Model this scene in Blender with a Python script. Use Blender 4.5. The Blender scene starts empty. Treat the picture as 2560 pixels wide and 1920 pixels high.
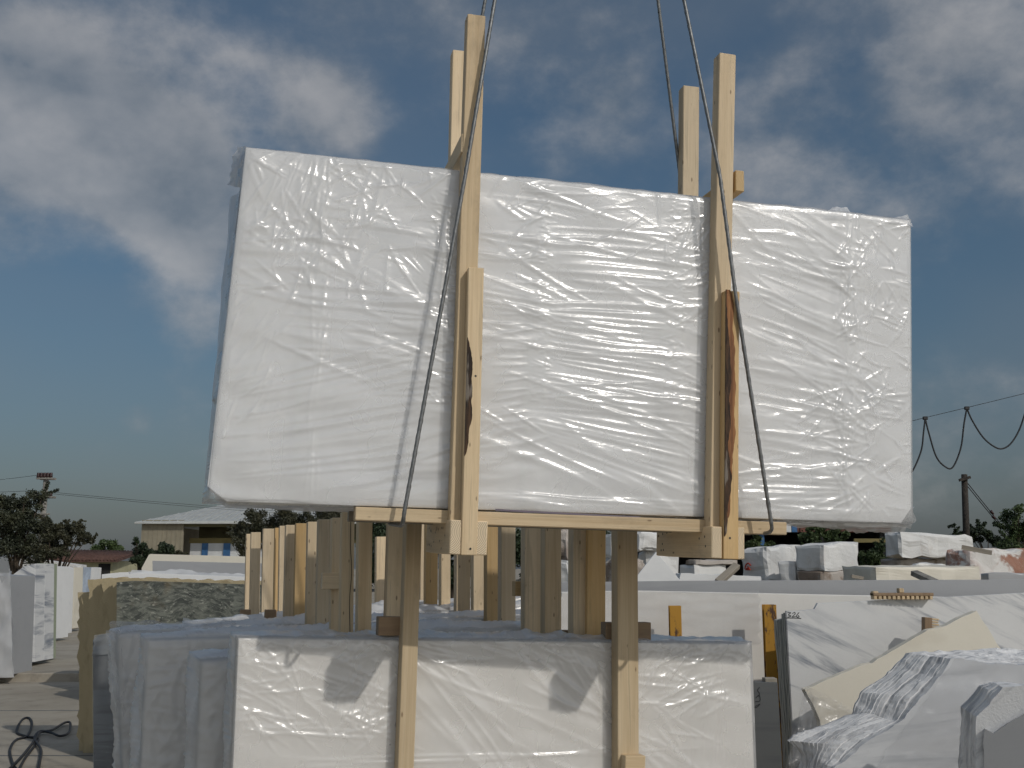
import bpy, bmesh, math, random
import numpy as np
from mathutils import Vector, Matrix, noise as mnoise
R_ = math.radians
random.seed(7); RNG = np.random.default_rng(11)
S = bpy.context.scene
C = S.collection

# ------------------------------------------------------------------ camera
F = 2631.0                       # focal length in pixels of the 2560 px wide photograph
HOR = 1420.0                     # row of the horizon
CH = 1.75                        # eye height
TH = math.atan((HOR - 960) / F)
cam = bpy.data.objects.new('camera', bpy.data.cameras.new('camera'))
C.objects.link(cam); S.camera = cam
cam.location = (0, 0, CH); cam.rotation_euler = (math.pi / 2 + TH, 0, 0)
cam.data.sensor_width = 36; cam.data.lens = F * 36 / 2560
cam.data.clip_start = 0.1; cam.data.clip_end = 5000
EYE = Vector((0, 0, CH))

def ray(px, py):
    u = (px - 1280) / F; v = (960 - py) / F
    return Vector((u, math.cos(TH) - v * math.sin(TH), math.sin(TH) + v * math.cos(TH)))
def at(px, py, Y):
    d = ray(px, py); return EYE + d * (Y / d.y)

# ------------------------------------------------------------------ sun and sky
SUN = Vector((0.88, -1.0, 0.95)).normalized()      # towards the sun: behind the photographer, to the right
sl = bpy.data.lights.new('sun', 'SUN'); sl.energy = 2.5; sl.angle = R_(0.53); sl.color = (1, 0.955, 0.88)
so = bpy.data.objects.new('sun', sl); C.objects.link(so); so.location = (8, -10, 12)
so.rotation_euler = (-SUN).to_track_quat('-Z', 'Y').to_euler()

def N(nt, typ, **kw):
    n = nt.nodes.new(typ)
    for k, v in kw.items():
        if k.startswith('i_'): n.inputs[k[2:].replace('_', ' ')].default_value = v
        elif k[0] == 'n' and k[1:].isdigit(): n.inputs[int(k[1:])].default_value = v
        else: setattr(n, k, v)
    return n
def L(nt, a, b): nt.links.new(a, b)
def M(nt, op, a, b=None, c=None, clamp=False):
    n = nt.nodes.new('ShaderNodeMath'); n.operation = op; n.use_clamp = clamp
    for i, x in enumerate((a, b, c)):
        if x is None: continue
        if isinstance(x, (int, float)): n.inputs[i].default_value = x
        else: L(nt, x, n.inputs[i])
    return n.outputs[0]
def smooth(nt, x, lo, hi):
    n = N(nt, 'ShaderNodeMapRange', interpolation_type='SMOOTHSTEP'); L(nt, x, n.inputs[0])
    n.inputs[1].default_value = lo; n.inputs[2].default_value = hi
    return n.outputs[0]
def mixc(nt, f, a, b, mode='MIX'):
    n = N(nt, 'ShaderNodeMix', data_type='RGBA', blend_type=mode)
    for i, x in ((0, f), (6, a), (7, b)):
        if isinstance(x, (int, float)): n.inputs[i].default_value = x
        elif isinstance(x, tuple): n.inputs[i].default_value = x if len(x) == 4 else x + (1,)
        else: L(nt, x, n.inputs[i])
    return n.outputs[2]

W = bpy.data.worlds.new('World'); S.world = W; W.use_nodes = True
def build_sky():
    nt = W.node_tree; nt.nodes.clear()
    out = N(nt, 'ShaderNodeOutputWorld'); bg = N(nt, 'ShaderNodeBackground'); L(nt, bg.outputs[0], out.inputs[0])
    bg.inputs[1].default_value = 0.12
    sky = N(nt, 'ShaderNodeTexSky', sky_type='NISHITA', sun_disc=False)
    sky.sun_elevation = math.asin(SUN.z); sky.sun_rotation = math.atan2(SUN.x, SUN.y)
    sky.altitude = 50; sky.air_density = 1.0; sky.dust_density = 0.6; sky.ozone_density = 1.3
    tc = N(nt, 'ShaderNodeTexCoord'); d = tc.outputs['Generated']
    def fbm(vec, scale, detail, rough, w=0.0):
        n = N(nt, 'ShaderNodeTexNoise', noise_dimensions='4D'); L(nt, vec, n.inputs['Vector'])
        n.inputs['Scale'].default_value = scale; n.inputs['Detail'].default_value = detail
        n.inputs['Roughness'].default_value = rough; n.inputs['W'].default_value = w
        return n.outputs[0]
    # flatten clouds towards the horizon
    mp = N(nt, 'ShaderNodeMapping'); L(nt, d, mp.inputs[0]); mp.inputs['Scale'].default_value = (1, 1, 1.35)
    base = fbm(mp.outputs[0], 5.5, 7, 0.60, 3.1)
    mo = N(nt, 'ShaderNodeMapping'); L(nt, d, mo.inputs[0]); mo.inputs['Scale'].default_value = (1, 1, 1.35)
    mo.inputs['Location'].default_value = (SUN.x * .030, SUN.y * .01, .045)
    base2 = fbm(mo.outputs[0], 5.5, 4, 0.60, 3.1)
    dens = base
    for (px, py, rad, w) in SKYBLOBS:
        c = ray(px, py).normalized()
        dt = N(nt, 'ShaderNodeVectorMath', operation='DOT_PRODUCT'); L(nt, d, dt.inputs[0]); dt.inputs[1].default_value = c
        s = smooth(nt, dt.outputs['Value'], math.cos(rad / F), 1.0)
        dens = M(nt, 'MULTIPLY_ADD', s, w, dens)
    thick = smooth(nt, dens, 0.47, 0.86)
    wisps = smooth(nt, fbm(mp.outputs[0], 2.0, 3, 0.6, 9.0), 0.36, 0.74)
    lit = M(nt, 'MULTIPLY_ADD', M(nt, 'SUBTRACT', base, base2), 2.4, M(nt, 'MULTIPLY_ADD', thick, .34, .08), clamp=True)
    # droplets and haze scatter forward: brightened towards the unseen sun to add fill light
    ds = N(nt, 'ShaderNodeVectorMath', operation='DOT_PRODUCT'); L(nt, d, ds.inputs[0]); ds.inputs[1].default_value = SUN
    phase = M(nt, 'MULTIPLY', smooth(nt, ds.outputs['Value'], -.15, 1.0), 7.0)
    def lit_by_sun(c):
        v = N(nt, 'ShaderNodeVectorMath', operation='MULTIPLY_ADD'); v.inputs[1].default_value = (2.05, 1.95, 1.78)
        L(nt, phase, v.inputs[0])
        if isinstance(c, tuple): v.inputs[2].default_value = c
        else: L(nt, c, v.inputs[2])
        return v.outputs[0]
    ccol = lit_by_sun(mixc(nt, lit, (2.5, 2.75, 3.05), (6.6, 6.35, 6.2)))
    hs = N(nt, 'ShaderNodeHueSaturation'); L(nt, sky.outputs[0], hs.inputs['Color'])
    hs.inputs['Hue'].default_value = 0.492; hs.inputs['Saturation'].default_value = 1.16; hs.inputs['Value'].default_value = 0.74
    sp = N(nt, 'ShaderNodeSeparateXYZ'); L(nt, d, sp.inputs[0])
    hz = M(nt, 'EXPONENT', M(nt, 'MULTIPLY', M(nt, 'MAXIMUM', sp.outputs[2], 0.0), -5.5))     # hazy air low over the horizon, all round
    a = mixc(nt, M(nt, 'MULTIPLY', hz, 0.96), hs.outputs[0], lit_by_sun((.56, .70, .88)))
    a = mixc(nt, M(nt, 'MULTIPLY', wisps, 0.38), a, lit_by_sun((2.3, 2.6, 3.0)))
    b = mixc(nt, M(nt, 'MULTIPLY', thick, 0.64), a, ccol)
    L(nt, b, bg.inputs[0])
SKYBLOBS = [(60, 360, 360, .27), (330, 400, 230, .24), (470, 530, 200, .26), (260, 170, 380, .20), (720, 300, 240, .17), (880, 270, 140, .10), (520, 600, 280, .16),
            (1420, 200, 260, .13), (1540, 280, 160, .10), (1250, 60, 300, .10), (2230, 200, 560, .19), (1900, 380, 320, .11), (2450, 60, 300, .08), (335, 1045, 55, .12), (480, 820, 100, .10), (560, 700, 200, .08),
            (900, 60, 420, .14), (600, 250, 110, -.16), (1150, 330, 260, -.12), (650, 400, 90, -.12), (160, 780, 320, -.14), (1700, 440, 120, -.08), (40, 930, 300, -.12), (2480, 640, 200, -.08), (2350, 1040, 160, .10)]
build_sky()
W.cycles.sampling_method = 'MANUAL'; W.cycles.sample_map_resolution = 256
cy = S.cycles; cy.max_bounces = 6; cy.diffuse_bounces = 3; cy.glossy_bounces = 2; cy.transmission_bounces = 2; cy.transparent_max_bounces = 10
cy.use_adaptive_sampling = True; cy.adaptive_threshold = .02; cy.adaptive_min_samples = 12
cy.caustics_reflective = False; cy.caustics_refractive = False
V = S.view_settings; V.view_transform = 'Standard'; V.look = 'None'; V.exposure = -0.70; V.gamma = 1.0; V.use_curve_mapping = False

# ------------------------------------------------------------------ helpers
def tag(o, label=None, cat=None, group=None, kind=None):
    if label: o['label'] = label
    if cat: o['category'] = cat
    if group: o['group'] = group
    if kind: o['kind'] = kind
    return o
def obj(name, me, mat, parent=None):
    o = bpy.data.objects.new(name, me); C.objects.link(o)
    if mat is not None and not me.materials: me.materials.append(mat)
    if parent is not None: o.parent = parent
    return o
def empty(name, loc=(0, 0, 0), Rm=None):
    o = bpy.data.objects.new(name, None); C.objects.link(o); o.empty_display_size = .2
    o.matrix_world = Matrix.Translation(Vector(loc)) @ (Rm.to_4x4() if Rm is not None else Matrix.Identity(4))
    return o
def mesh(name, v, f, smooth_=False):
    me = bpy.data.meshes.new(name); me.from_pydata([tuple(p) for p in v], [], [tuple(q) for q in f]); me.update()
    if smooth_: me.shade_smooth()
    return me
def bm_mesh(name, bm, smooth_=False):
    me = bpy.data.meshes.new(name); bm.to_mesh(me); bm.free()
    if smooth_: me.shade_smooth()
    return me
class Fr:                                           # a thing's own frame; pt() meets the view ray with a plane of that frame
    def __init__(s, o, Rm=None):
        s.o = Vector(o); s.R = Rm if Rm is not None else Matrix.Identity(3); s.Ri = s.R.transposed()
    def pt(s, px, py, ly):
        q = s.Ri @ (EYE - s.o); e = s.Ri @ ray(px, py); return q + e * ((ly - q.y) / e.y)
    def w(s, p): return s.o + s.R @ Vector(p)
    def empty(s, name): return empty(name, s.o, s.R)
def yawm(a): return Matrix.Rotation(a, 3, 'Z')

def box_mesh(sx, sy, sz, bev=.003, warp=0.0, cuts=0, rng=random):
    bm = bmesh.new(); bmesh.ops.create_cube(bm, size=1)
    bmesh.ops.scale(bm, vec=(sx, sy, sz), verts=bm.verts)
    if cuts:
        ed = [e for e in bm.edges if abs((e.verts[0].co - e.verts[1].co).z) > sz * .5]
        bmesh.ops.subdivide_edges(bm, edges=ed, cuts=cuts, use_grid_fill=True)
    if warp:
        ph, ax, ay = rng.uniform(0, 6.3), rng.uniform(-warp, warp), rng.uniform(-warp, warp)
        for v in bm.verts:
            t = v.co.z / max(sz, 1e-6)
            v.co.x += ax * (1 - 4 * t * t) + rng.uniform(-.0009, .0009); v.co.y += ay * (1 - 4 * t * t) + rng.uniform(-.0009, .0009)
    if bev: bmesh.ops.bevel(bm, geom=[e for e in bm.edges if e.calc_face_angle(0) > .6], offset=bev, segments=1, affect='EDGES', profile=.5)
    return bm_mesh('box', bm)
def beam(name, parent, p0, p1, sx, sy, mat, side=None, bev=.003, warp=.002):
    """A timber from p0 to p1 (its grain along local z); side = direction of its local x."""
    p0, p1 = Vector(p0), Vector(p1); z = (p1 - p0); ln = z.length; z.normalize()
    x = Vector(side) if side is not None else (Vector((1, 0, 0)) if abs(z.x) < .8 else Vector((0, 0, 1)))
    y = z.cross(x).normalized(); x = y.cross(z).normalized()
    me = box_mesh(sx, sy, ln, bev, warp, cuts=3 if ln > .4 else 0)
    o = obj(name, me, mat, parent)
    m = Matrix((x, y, z)).transposed().to_4x4(); m.translation = (p0 + p1) / 2
    o.matrix_local = m
    return o
def box(name, parent, lo, hi, mat, bev=.003):
    lo, hi = Vector(lo), Vector(hi); s = hi - lo
    o = obj(name, box_mesh(s.x, s.y, s.z, bev), mat, parent); o.location = (lo + hi) / 2
    return o
def prism_mesh(pts, y0, y1, bev=0.0, jag=0.0, seed=0, step=None):
    """Outline (x, z) extruded in y; jag roughens the outline."""
    rg = random.Random(seed)
    if step:
        q = []
        for i, a in enumerate(pts):
            b = pts[(i + 1) % len(pts)]; n = max(1, int(math.hypot(b[0] - a[0], b[1] - a[1]) / step))
            for k in range(n): q.append((a[0] + (b[0] - a[0]) * k / n + rg.uniform(-jag, jag), a[1] + (b[1] - a[1]) * k / n + rg.uniform(-jag, jag)))
        pts = q
    bm = bmesh.new()
    a = [bm.verts.new((p[0], y0, p[1])) for p in pts]; b = [bm.verts.new((p[0], y1, p[1])) for p in pts]
    n = len(pts); bm.faces.new(a); bm.faces.new(b[::-1])
    for i in range(n): bm.faces.new((a[i], b[i], b[(i + 1) % n], a[(i + 1) % n]))
    bmesh.ops.recalc_face_normals(bm, faces=bm.faces)
    if bev: bmesh.ops.bevel(bm, geom=list(bm.edges), offset=bev, segments=1, affect='EDGES')
    return bm_mesh('prism', bm)
def tube_mesh(path, r, seg=8, lobes=0, twist=0.0, closed=False, taper=None):
    P = [Vector(p) for p in path]; n = len(P); v = []; f = []
    T = [(P[min(i + 1, n - 1)] - P[max(i - 1, 0)]).normalized() for i in range(n)]
    u = T[0].orthogonal().normalized(); s = 0.0
    for i in range(n):
        if i: s += (P[i] - P[i - 1]).length
        u = (u - T[i] * u.dot(T[i])).normalized(); w = T[i].cross(u)
        rr = r if taper is None else r + (taper - r) * i / (n - 1)
        for k in range(seg):
            a = 2 * math.pi * k / seg
            q = rr * (1 + (.16 * math.cos(lobes * a + twist * s) if lobes else 0))
            v.append(P[i] + u * math.cos(a) * q + w * math.sin(a) * q)
    for i in range(n - 1):
        for k in range(seg):
            f.append((i * seg + k, i * seg + (k + 1) % seg, (i + 1) * seg + (k + 1) % seg, (i + 1) * seg + k))
    f.append(tuple(range(seg))[::-1]); f.append(tuple((n - 1) * seg + k for k in range(seg)))
    return mesh('tube', v, f, True)
def spline(pts, n):
    P = [Vector(p) for p in pts]; P = [2 * P[0] - P[1]] + P + [2 * P[-1] - P[-2]]; out = []
    for i in range(1, len(P) - 2):
        for k in range(n):
            t = k / n; a, b, c, d = P[i - 1], P[i], P[i + 1], P[i + 2]
            out.append(.5 * ((2 * b) + (c - a) * t + (2 * a - 5 * b + 4 * c - d) * t * t + (3 * b - a - 3 * c + d) * t ** 3))
    out.append(P[-2]); return out
def sagline(a, b, sag, n=24):
    a, b = Vector(a), Vector(b)
    return [a.lerp(b, i / n) - Vector((0, 0, sag * 4 * (i / n) * (1 - i / n))) for i in range(n + 1)]

# ------------------------------------------------------------------ materials
def newmat(name):
    m = bpy.data.materials.new(name); m.use_nodes = True; nt = m.node_tree
    return m, nt, nt.nodes['Principled BSDF']
def objcoord(nt, scale=(1, 1, 1), rand=True, rot=(0, 0, 0)):
    tc = N(nt, 'ShaderNodeTexCoord'); v = tc.outputs['Object']
    if rand:
        oi = N(nt, 'ShaderNodeObjectInfo'); m = M(nt, 'MULTIPLY', oi.outputs['Random'], 37.0)
        a = N(nt, 'ShaderNodeVectorMath', operation='ADD'); L(nt, v, a.inputs[0]); L(nt, m, a.inputs[1]); v = a.outputs[0]
    mp = N(nt, 'ShaderNodeMapping'); L(nt, v, mp.inputs[0]); mp.inputs['Scale'].default_value = scale; mp.inputs['Rotation'].default_value = rot
    return mp.outputs[0]
def noise(nt, vec, scale=1.0, detail=3.0, rough=.55, dist=0.0):
    n = N(nt, 'ShaderNodeTexNoise'); L(nt, vec, n.inputs['Vector'])
    n.inputs['Scale'].default_value = scale; n.inputs['Detail'].default_value = detail
    n.inputs['Roughness'].default_value = rough; n.inputs['Distortion'].default_value = dist
    return n.outputs[0]
def bump(nt, b, h, strength, dist):
    n = N(nt, 'ShaderNodeBump'); n.inputs['Strength'].default_value = strength; n.inputs['Distance'].default_value = dist
    L(nt, h, n.inputs['Height']); L(nt, n.outputs[0], b.inputs['Normal'])
def pine(name, c0, c1, knots=True, dark=(.15, .085, .045), dirt=.42):
    m, nt, b = newmat(name)
    v = objcoord(nt, (1, 1, 1))
    def sc(s):
        mp = N(nt, 'ShaderNodeMapping'); L(nt, v, mp.inputs[0]); mp.inputs['Scale'].default_value = s; return mp.outputs[0]
    broad = noise(nt, sc((9, 9, .8)), 1, 2, .5, .4)
    ring = noise(nt, sc((42, 42, 1.0)), 1, 3, .6, .6)
    fine = noise(nt, sc((260, 260, 6)), 1, 2, .6)
    g = M(nt, 'ADD', M(nt, 'MULTIPLY', ring, .55), M(nt, 'MULTIPLY', broad, .45))
    col = mixc(nt, smooth(nt, g, .32, .70), c0, c1)
    col = mixc(nt, M(nt, 'MULTIPLY', smooth(nt, ring, .57, .68), .48), col, tuple(x * .62 for x in c0))
    col = mixc(nt, M(nt, 'MULTIPLY', smooth(nt, fine, .55, .8), .30), col, tuple(x * .7 for x in c0))
    oi = N(nt, 'ShaderNodeObjectInfo')
    tone = mixc(nt, oi.outputs['Random'], (.78, .77, .75), (1.08, 1.04, .98))
    col = mixc(nt, 1.0, col, tone, 'MULTIPLY')
    if knots:
        vo = N(nt, 'ShaderNodeTexVoronoi'); L(nt, sc((5.5, 5.5, 2.0)), vo.inputs['Vector'])
        sr = N(nt, 'ShaderNodeSeparateColor'); L(nt, vo.outputs['Color'], sr.inputs[0])
        k = M(nt, 'MULTIPLY', M(nt, 'SUBTRACT', 1.0, smooth(nt, vo.outputs['Distance'], .07, .16)), M(nt, 'GREATER_THAN', sr.outputs[0], .45))
        col = mixc(nt, M(nt, 'MULTIPLY', k, .75), col, dark)
    dn = noise(nt, sc((6, 6, 2.5)), 1, 5, .7)
    col = mixc(nt, M(nt, 'MULTIPLY', smooth(nt, dn, .52, .78), dirt), col, (.17, .13, .09))
    # sawn ends show growth rings
    tc = N(nt, 'ShaderNodeTexCoord'); sp = N(nt, 'ShaderNodeSeparateXYZ'); L(nt, tc.outputs['Normal'], sp.inputs[0])
    endf = smooth(nt, M(nt, 'ABSOLUTE', sp.outputs[2]), .8, .95)
    so_ = N(nt, 'ShaderNodeSeparateXYZ'); L(nt, tc.outputs['Object'], so_.inputs[0])
    rr = M(nt, 'SQRT', M(nt, 'ADD', M(nt, 'POWER', M(nt, 'ADD', so_.outputs[0], .055), 2.0), M(nt, 'POWER', M(nt, 'ADD', so_.outputs[1], .02), 2.0)))
    rs = M(nt, 'SINE', M(nt, 'ADD', M(nt, 'MULTIPLY', rr, 900.0), M(nt, 'MULTIPLY', broad, 6.0)))
    ecol = mixc(nt, M(nt, 'MULTIPLY_ADD', rs, .5, .5), tuple(x * .72 for x in c0), tuple(x * .98 for x in c1))
    col = mixc(nt, endf, col, ecol)
    L(nt, col, b.inputs['Base Color']); b.inputs['Roughness'].default_value = .68
    bump(nt, b, M(nt, 'ADD', M(nt, 'MULTIPLY', ring, .6), fine), .25, .004)
    return m
WOOD = pine('pine_timber', (.585, .445, .275), (.79, .645, .44))
WOODP = pine('pale_pine_timber', (.66, .52, .34), (.83, .685, .485), dirt=.32)
WOODY = pine('yellow_pine_timber', (.58, .385, .17), (.72, .52, .275), dirt=.36)
WOODG = pine('weathered_timber', (.26, .235, .20), (.40, .36, .30), False)
WOODD = pine('brown_timber', (.24, .165, .105), (.37, .265, .165), False)

def bark():
    m, nt, b = newmat('bark'); v = objcoord(nt, (60, 60, 9))
    n = noise(nt, v, 1, 5, .65, .6); n2 = noise(nt, objcoord(nt, (25, 25, 5)), 1, 3)
    col = mixc(nt, smooth(nt, n, .35, .65), (.018, .011, .007), (.085, .045, .022))
    col = mixc(nt, smooth(nt, n2, .60, .68), col, (.20, .17, .14))
    L(nt, col, b.inputs['Base Color']); b.inputs['Roughness'].default_value = .8; bump(nt, b, n, .9, .008)
    return m
BARK = bark()
def cambium():
    m, nt, b = newmat('inner_bark'); n = noise(nt, objcoord(nt, (50, 50, 4)), 1, 4, .6, .5)
    L(nt, mixc(nt, smooth(nt, n, .35, .7), (.16, .06, .02), (.36, .16, .055)), b.inputs['Base Color']); b.inputs['Roughness'].default_value = .7
    bump(nt, b, n, .5, .004); return m
CAMB = cambium()

def stone(name, base, vein=None, vscale=(1, 1, 1), vrot=(0, 0, 0), amount=.6, lo=.52, hi=.66, rough=.55, speck=.05, spec_scale=90, bumpd=.002, bumps=.15, stain=None, stain_amt=.4):
    m, nt, b = newmat(name); v = objcoord(nt, (1, 1, 1))
    mp = N(nt, 'ShaderNodeMapping'); L(nt, v, mp.inputs[0]); mp.inputs['Scale'].default_value = vscale; mp.inputs['Rotation'].default_value = vrot
    col = base
    if vein is not None:
        mr = N(nt, 'ShaderNodeMapping'); mr.inputs['Rotation'].default_value = vrot; L(nt, v, mr.inputs[0])
        ms = N(nt, 'ShaderNodeMapping'); ms.inputs['Scale'].default_value = vscale; L(nt, mr.outputs[0], ms.inputs[0])
        n1 = noise(nt, ms.outputs[0], 1, 7, .62, .5)
        n2 = noise(nt, ms.outputs[0], .38, 3, .5)
        f = M(nt, 'MULTIPLY', smooth(nt, n1, lo, hi), smooth(nt, n2, .34, .54))
        col = mixc(nt, M(nt, 'MULTIPLY', f, amount), base, vein)
    sp = noise(nt, v, spec_scale, 2, .7); bl = noise(nt, v, 3.0, 5, .65)
    col = mixc(nt, M(nt, 'MULTIPLY', smooth(nt, bl, .35, .75), .16), col, tuple(x * .68 for x in base))
    col = mixc(nt, M(nt, 'MULTIPLY', smooth(nt, sp, .5, .75), speck * 4), col, tuple(x * .8 for x in base))
    if stain:
        st = noise(nt, v, 1.7, 6, .7)
        col = mixc(nt, M(nt, 'MULTIPLY', smooth(nt, st, .55, .72), stain_amt), col, stain)
    L(nt, col, b.inputs['Base Color']); b.inputs['Roughness'].default_value = rough
    bump(nt, b, M(nt, 'ADD', bl, M(nt, 'MULTIPLY', sp, .4)), bumps, bumpd)
    return m
MARBLE = stone('white_marble', (.82, .82, .81), (.62, .64, .67), (.8, 2, 3), amount=.35, rough=.4)
MARBLEW = stone('warm_white_marble', (.80, .775, .73), (.66, .62, .56), (.8, 2, 2), amount=.25, rough=.45)
VEINED = stone('veined_marble', (.70, .70, .695), (.20, .225, .27), (.9, 1, 8.5), (0, R_(-26), 0), amount=1.0, lo=.44, hi=.66, rough=.35)
VEINEDH = stone('grey_veined_marble', (.60, .61, .625), (.30, .32, .35), (.7, 1, 7.0), (0, R_(5), 0), amount=.75, lo=.45, hi=.66, rough=.32)
GREYM_SHADE = stone('grey_marble_and_shade', (.37, .375, .385), (.29, .30, .32), (.5, 1, 3), amount=.5, rough=.4)  # plain grey slabs, and the back strip with its shade put into colour
SAWN = stone('sawn_marble_edge', (.40, .41, .38), (.25, .26, .25), (3, 3, 3), amount=.6, rough=.7, bumps=.4)
CREAM = stone('cream_limestone', (.76, .71, .60), (.66, .60, .48), (1, 1, 1.5), amount=.5, rough=.6)
BLOCK = stone('quarry_marble', (.74, .735, .715), (.46, .47, .48), (1.2, 1.2, .35), (0, R_(12), 0), amount=.5, lo=.5, hi=.62, rough=.8, bumpd=.02, bumps=.5, stain=(.40, .33, .26), stain_amt=.35)
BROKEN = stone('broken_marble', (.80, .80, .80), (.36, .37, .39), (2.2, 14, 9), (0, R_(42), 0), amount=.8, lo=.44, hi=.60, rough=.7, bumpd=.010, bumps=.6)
RUSTB = stone('rust_stained_marble', (.72, .70, .67), (.30, .11, .05), (1.4, 1.4, 2.2), amount=.95, lo=.46, hi=.56, rough=.85, bumpd=.03, bumps=.8)
BROWNB = stone('brown_crusted_marble', (.55, .50, .45), (.24, .17, .12), (2, 2, 2), amount=.9, lo=.42, hi=.58, rough=.9, bumpd=.03, bumps=.9)
TAN = stone('rough_tan_granite', (.46, .38, .235), (.28, .225, .125), (6, 6, 2), amount=.5, rough=.9, bumpd=.01, bumps=.7, speck=.1)
DARKS = stone('dark_slate', (.125, .13, .13), (.08, .085, .09), (.4, 1, 9), amount=.6, rough=.45)
SLATEB = stone('banded_grey_slate', (.16, .18, .195), (.08, .09, .10), (.3, .3, 4.5), amount=.9, lo=.45, hi=.5, rough=.3)
GREENS = stone('green_marble_edge', (.30, .335, .24), (.40, .38, .22), (1, 1, 1.6), amount=.5, rough=.6)
def granite():
    m, nt, b = newmat('swirled_granite'); v = objcoord(nt, (1, 1, 1))
    wn = noise(nt, v, 1.8, 4, .6)
    ad = N(nt, 'ShaderNodeVectorMath', operation='MULTIPLY_ADD'); 
    cn = N(nt, 'ShaderNodeTexNoise'); L(nt, v, cn.inputs['Vector']); cn.inputs['Scale'].default_value = 2.2
    L(nt, cn.outputs['Color'], ad.inputs[0]); ad.inputs[1].default_value = (.28, .28, .28); L(nt, v, ad.inputs[2])
    mp = N(nt, 'ShaderNodeMapping'); L(nt, ad.outputs[0], mp.inputs[0]); mp.inputs['Scale'].default_value = (9, 9, 26); mp.inputs['Rotation'].default_value = (0, R_(-14), 0)
    n1 = noise(nt, mp.outputs[0], 1, 6, .7, .8); n2 = noise(nt, mp.outputs[0], 2.4, 4, .7); n3 = noise(nt, v, 3, 3)
    c = mixc(nt, smooth(nt, n1, .38, .62), (.055, .062, .055), (.20, .21, .175))
    c = mixc(nt, smooth(nt, n2, .57, .66), c, (.36, .36, .31))
    c = mixc(nt, M(nt, 'MULTIPLY', smooth(nt, n3, .5, .65), .45), c, (.23, .17, .09))
    L(nt, c, b.inputs['Base Color']); b.inputs['Roughness'].default_value = .3
    return m
GRANITE = granite()

def concrete(name, c0, c1, scale=1.0, joints=False):
    m, nt, b = newmat(name); v = objcoord(nt, (1, 1, 1), False)
    big = noise(nt, v, .35 * scale, 6, .62, .3); mid = noise(nt, v, 2.3 * scale, 6, .7); fin = noise(nt, v, 45, 3, .7)
    c = mixc(nt, smooth(nt, big, .35, .68), c0, c1)
    c = mixc(nt, M(nt, 'MULTIPLY', smooth(nt, mid, .48, .72), .5), c, tuple(x * .55 for x in c0))
    c = mixc(nt, M(nt, 'MULTIPLY', smooth(nt, fin, .55, .75), .3), c, tuple(x * 1.25 for x in c1))
    L(nt, c, b.inputs['Base Color']); b.inputs['Roughness'].default_value = .9
    bump(nt, b, M(nt, 'ADD', mid, M(nt, 'MULTIPLY', fin, .4)), .35, .012); return m
GROUND = concrete('concrete_yard', (.30, .265, .21), (.41, .37, .305))
KERBM = concrete('cast_concrete', (.30, .27, .22), (.42, .38, .32))
EARTH = concrete('earth', (.11, .09, .055), (.19, .155, .10))

def film_mat(name, milk, tint=(.90, .90, .91), rough=.20, spec=1.5, fine=.35):
    """Clear polyethylene: mostly see-through, a little milky, glossy; 'milky' marks overlapping layers."""
    m, nt, b = newmat(name); nt.nodes.remove(b); out = nt.nodes['Material Output']
    v = objcoord(nt, (1, 1, 1), False)
    tr = N(nt, 'ShaderNodeBsdfTransparent'); tr.inputs[0].default_value = (.97, .97, .975, 1)
    df = N(nt, 'ShaderNodeBsdfDiffuse'); df.inputs[0].default_value = tint + (1,)
    tl = N(nt, 'ShaderNodeBsdfTranslucent'); tl.inputs[0].default_value = tint + (1,)
    gl = N(nt, 'ShaderNodeBsdfGlossy'); gl.inputs['Roughness'].default_value = rough; gl.inputs[0].default_value = (1, 1, 1, 1)
    mp = N(nt, 'ShaderNodeMapping'); L(nt, v, mp.inputs[0]); mp.inputs['Scale'].default_value = (22, 22, 60)
    h = noise(nt, mp.outputs[0], 1, 2, .6, .8)
    bp = N(nt, 'ShaderNodeBump'); bp.inputs['Strength'].default_value = fine; bp.inputs['Distance'].default_value = .006; L(nt, h, bp.inputs['Height'])
    for s in (gl, df): L(nt, bp.outputs[0], s.inputs['Normal'])
    m1 = N(nt, 'ShaderNodeMixShader'); m1.inputs[0].default_value = .4; L(nt, df.outputs[0], m1.inputs[1]); L(nt, tl.outputs[0], m1.inputs[2])
    at_ = N(nt, 'ShaderNodeAttribute', attribute_name='milky')
    cl = M(nt, 'MULTIPLY', smooth(nt, noise(nt, v, 5, 2, .6), .4, .75), .05)
    fac = M(nt, 'ADD', M(nt, 'ADD', milk, at_.outputs['Fac']), cl, clamp=True)
    m2 = N(nt, 'ShaderNodeMixShader'); L(nt, fac, m2.inputs[0]); L(nt, tr.outputs[0], m2.inputs[1]); L(nt, m1.outputs[0], m2.inputs[2])
    fr = N(nt, 'ShaderNodeFresnel'); ge = N(nt, 'ShaderNodeNewGeometry')          # a thin sheet mirrors alike from both sides
    L(nt, M(nt, 'ADD', M(nt, 'MULTIPLY', ge.outputs['Backfacing'], 1 / spec - spec), spec), fr.inputs['IOR']); L(nt, bp.outputs[0], fr.inputs['Normal'])
    g2 = N(nt, 'ShaderNodeBsdfGlossy'); g2.inputs['Roughness'].default_value = rough * 2.3; g2.inputs[0].default_value = (1, 1, 1, 1)
    L(nt, bp.outputs[0], g2.inputs['Normal'])
    gm = N(nt, 'ShaderNodeMixShader'); gm.inputs[0].default_value = .62; L(nt, gl.outputs[0], gm.inputs[1]); L(nt, g2.outputs[0], gm.inputs[2])
    m3 = N(nt, 'ShaderNodeMixShader'); L(nt, M(nt, 'MULTIPLY', fr.outputs[0], .95), m3.inputs[0]); L(nt, m2.outputs[0], m3.inputs[1]); L(nt, gm.outputs[0], m3.inputs[2])
    L(nt, m3.outputs[0], out.inputs[0]); return m
FILM = film_mat('stretch_film', .22, (.92, .92, .92), .15, 1.8, .2)
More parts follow.
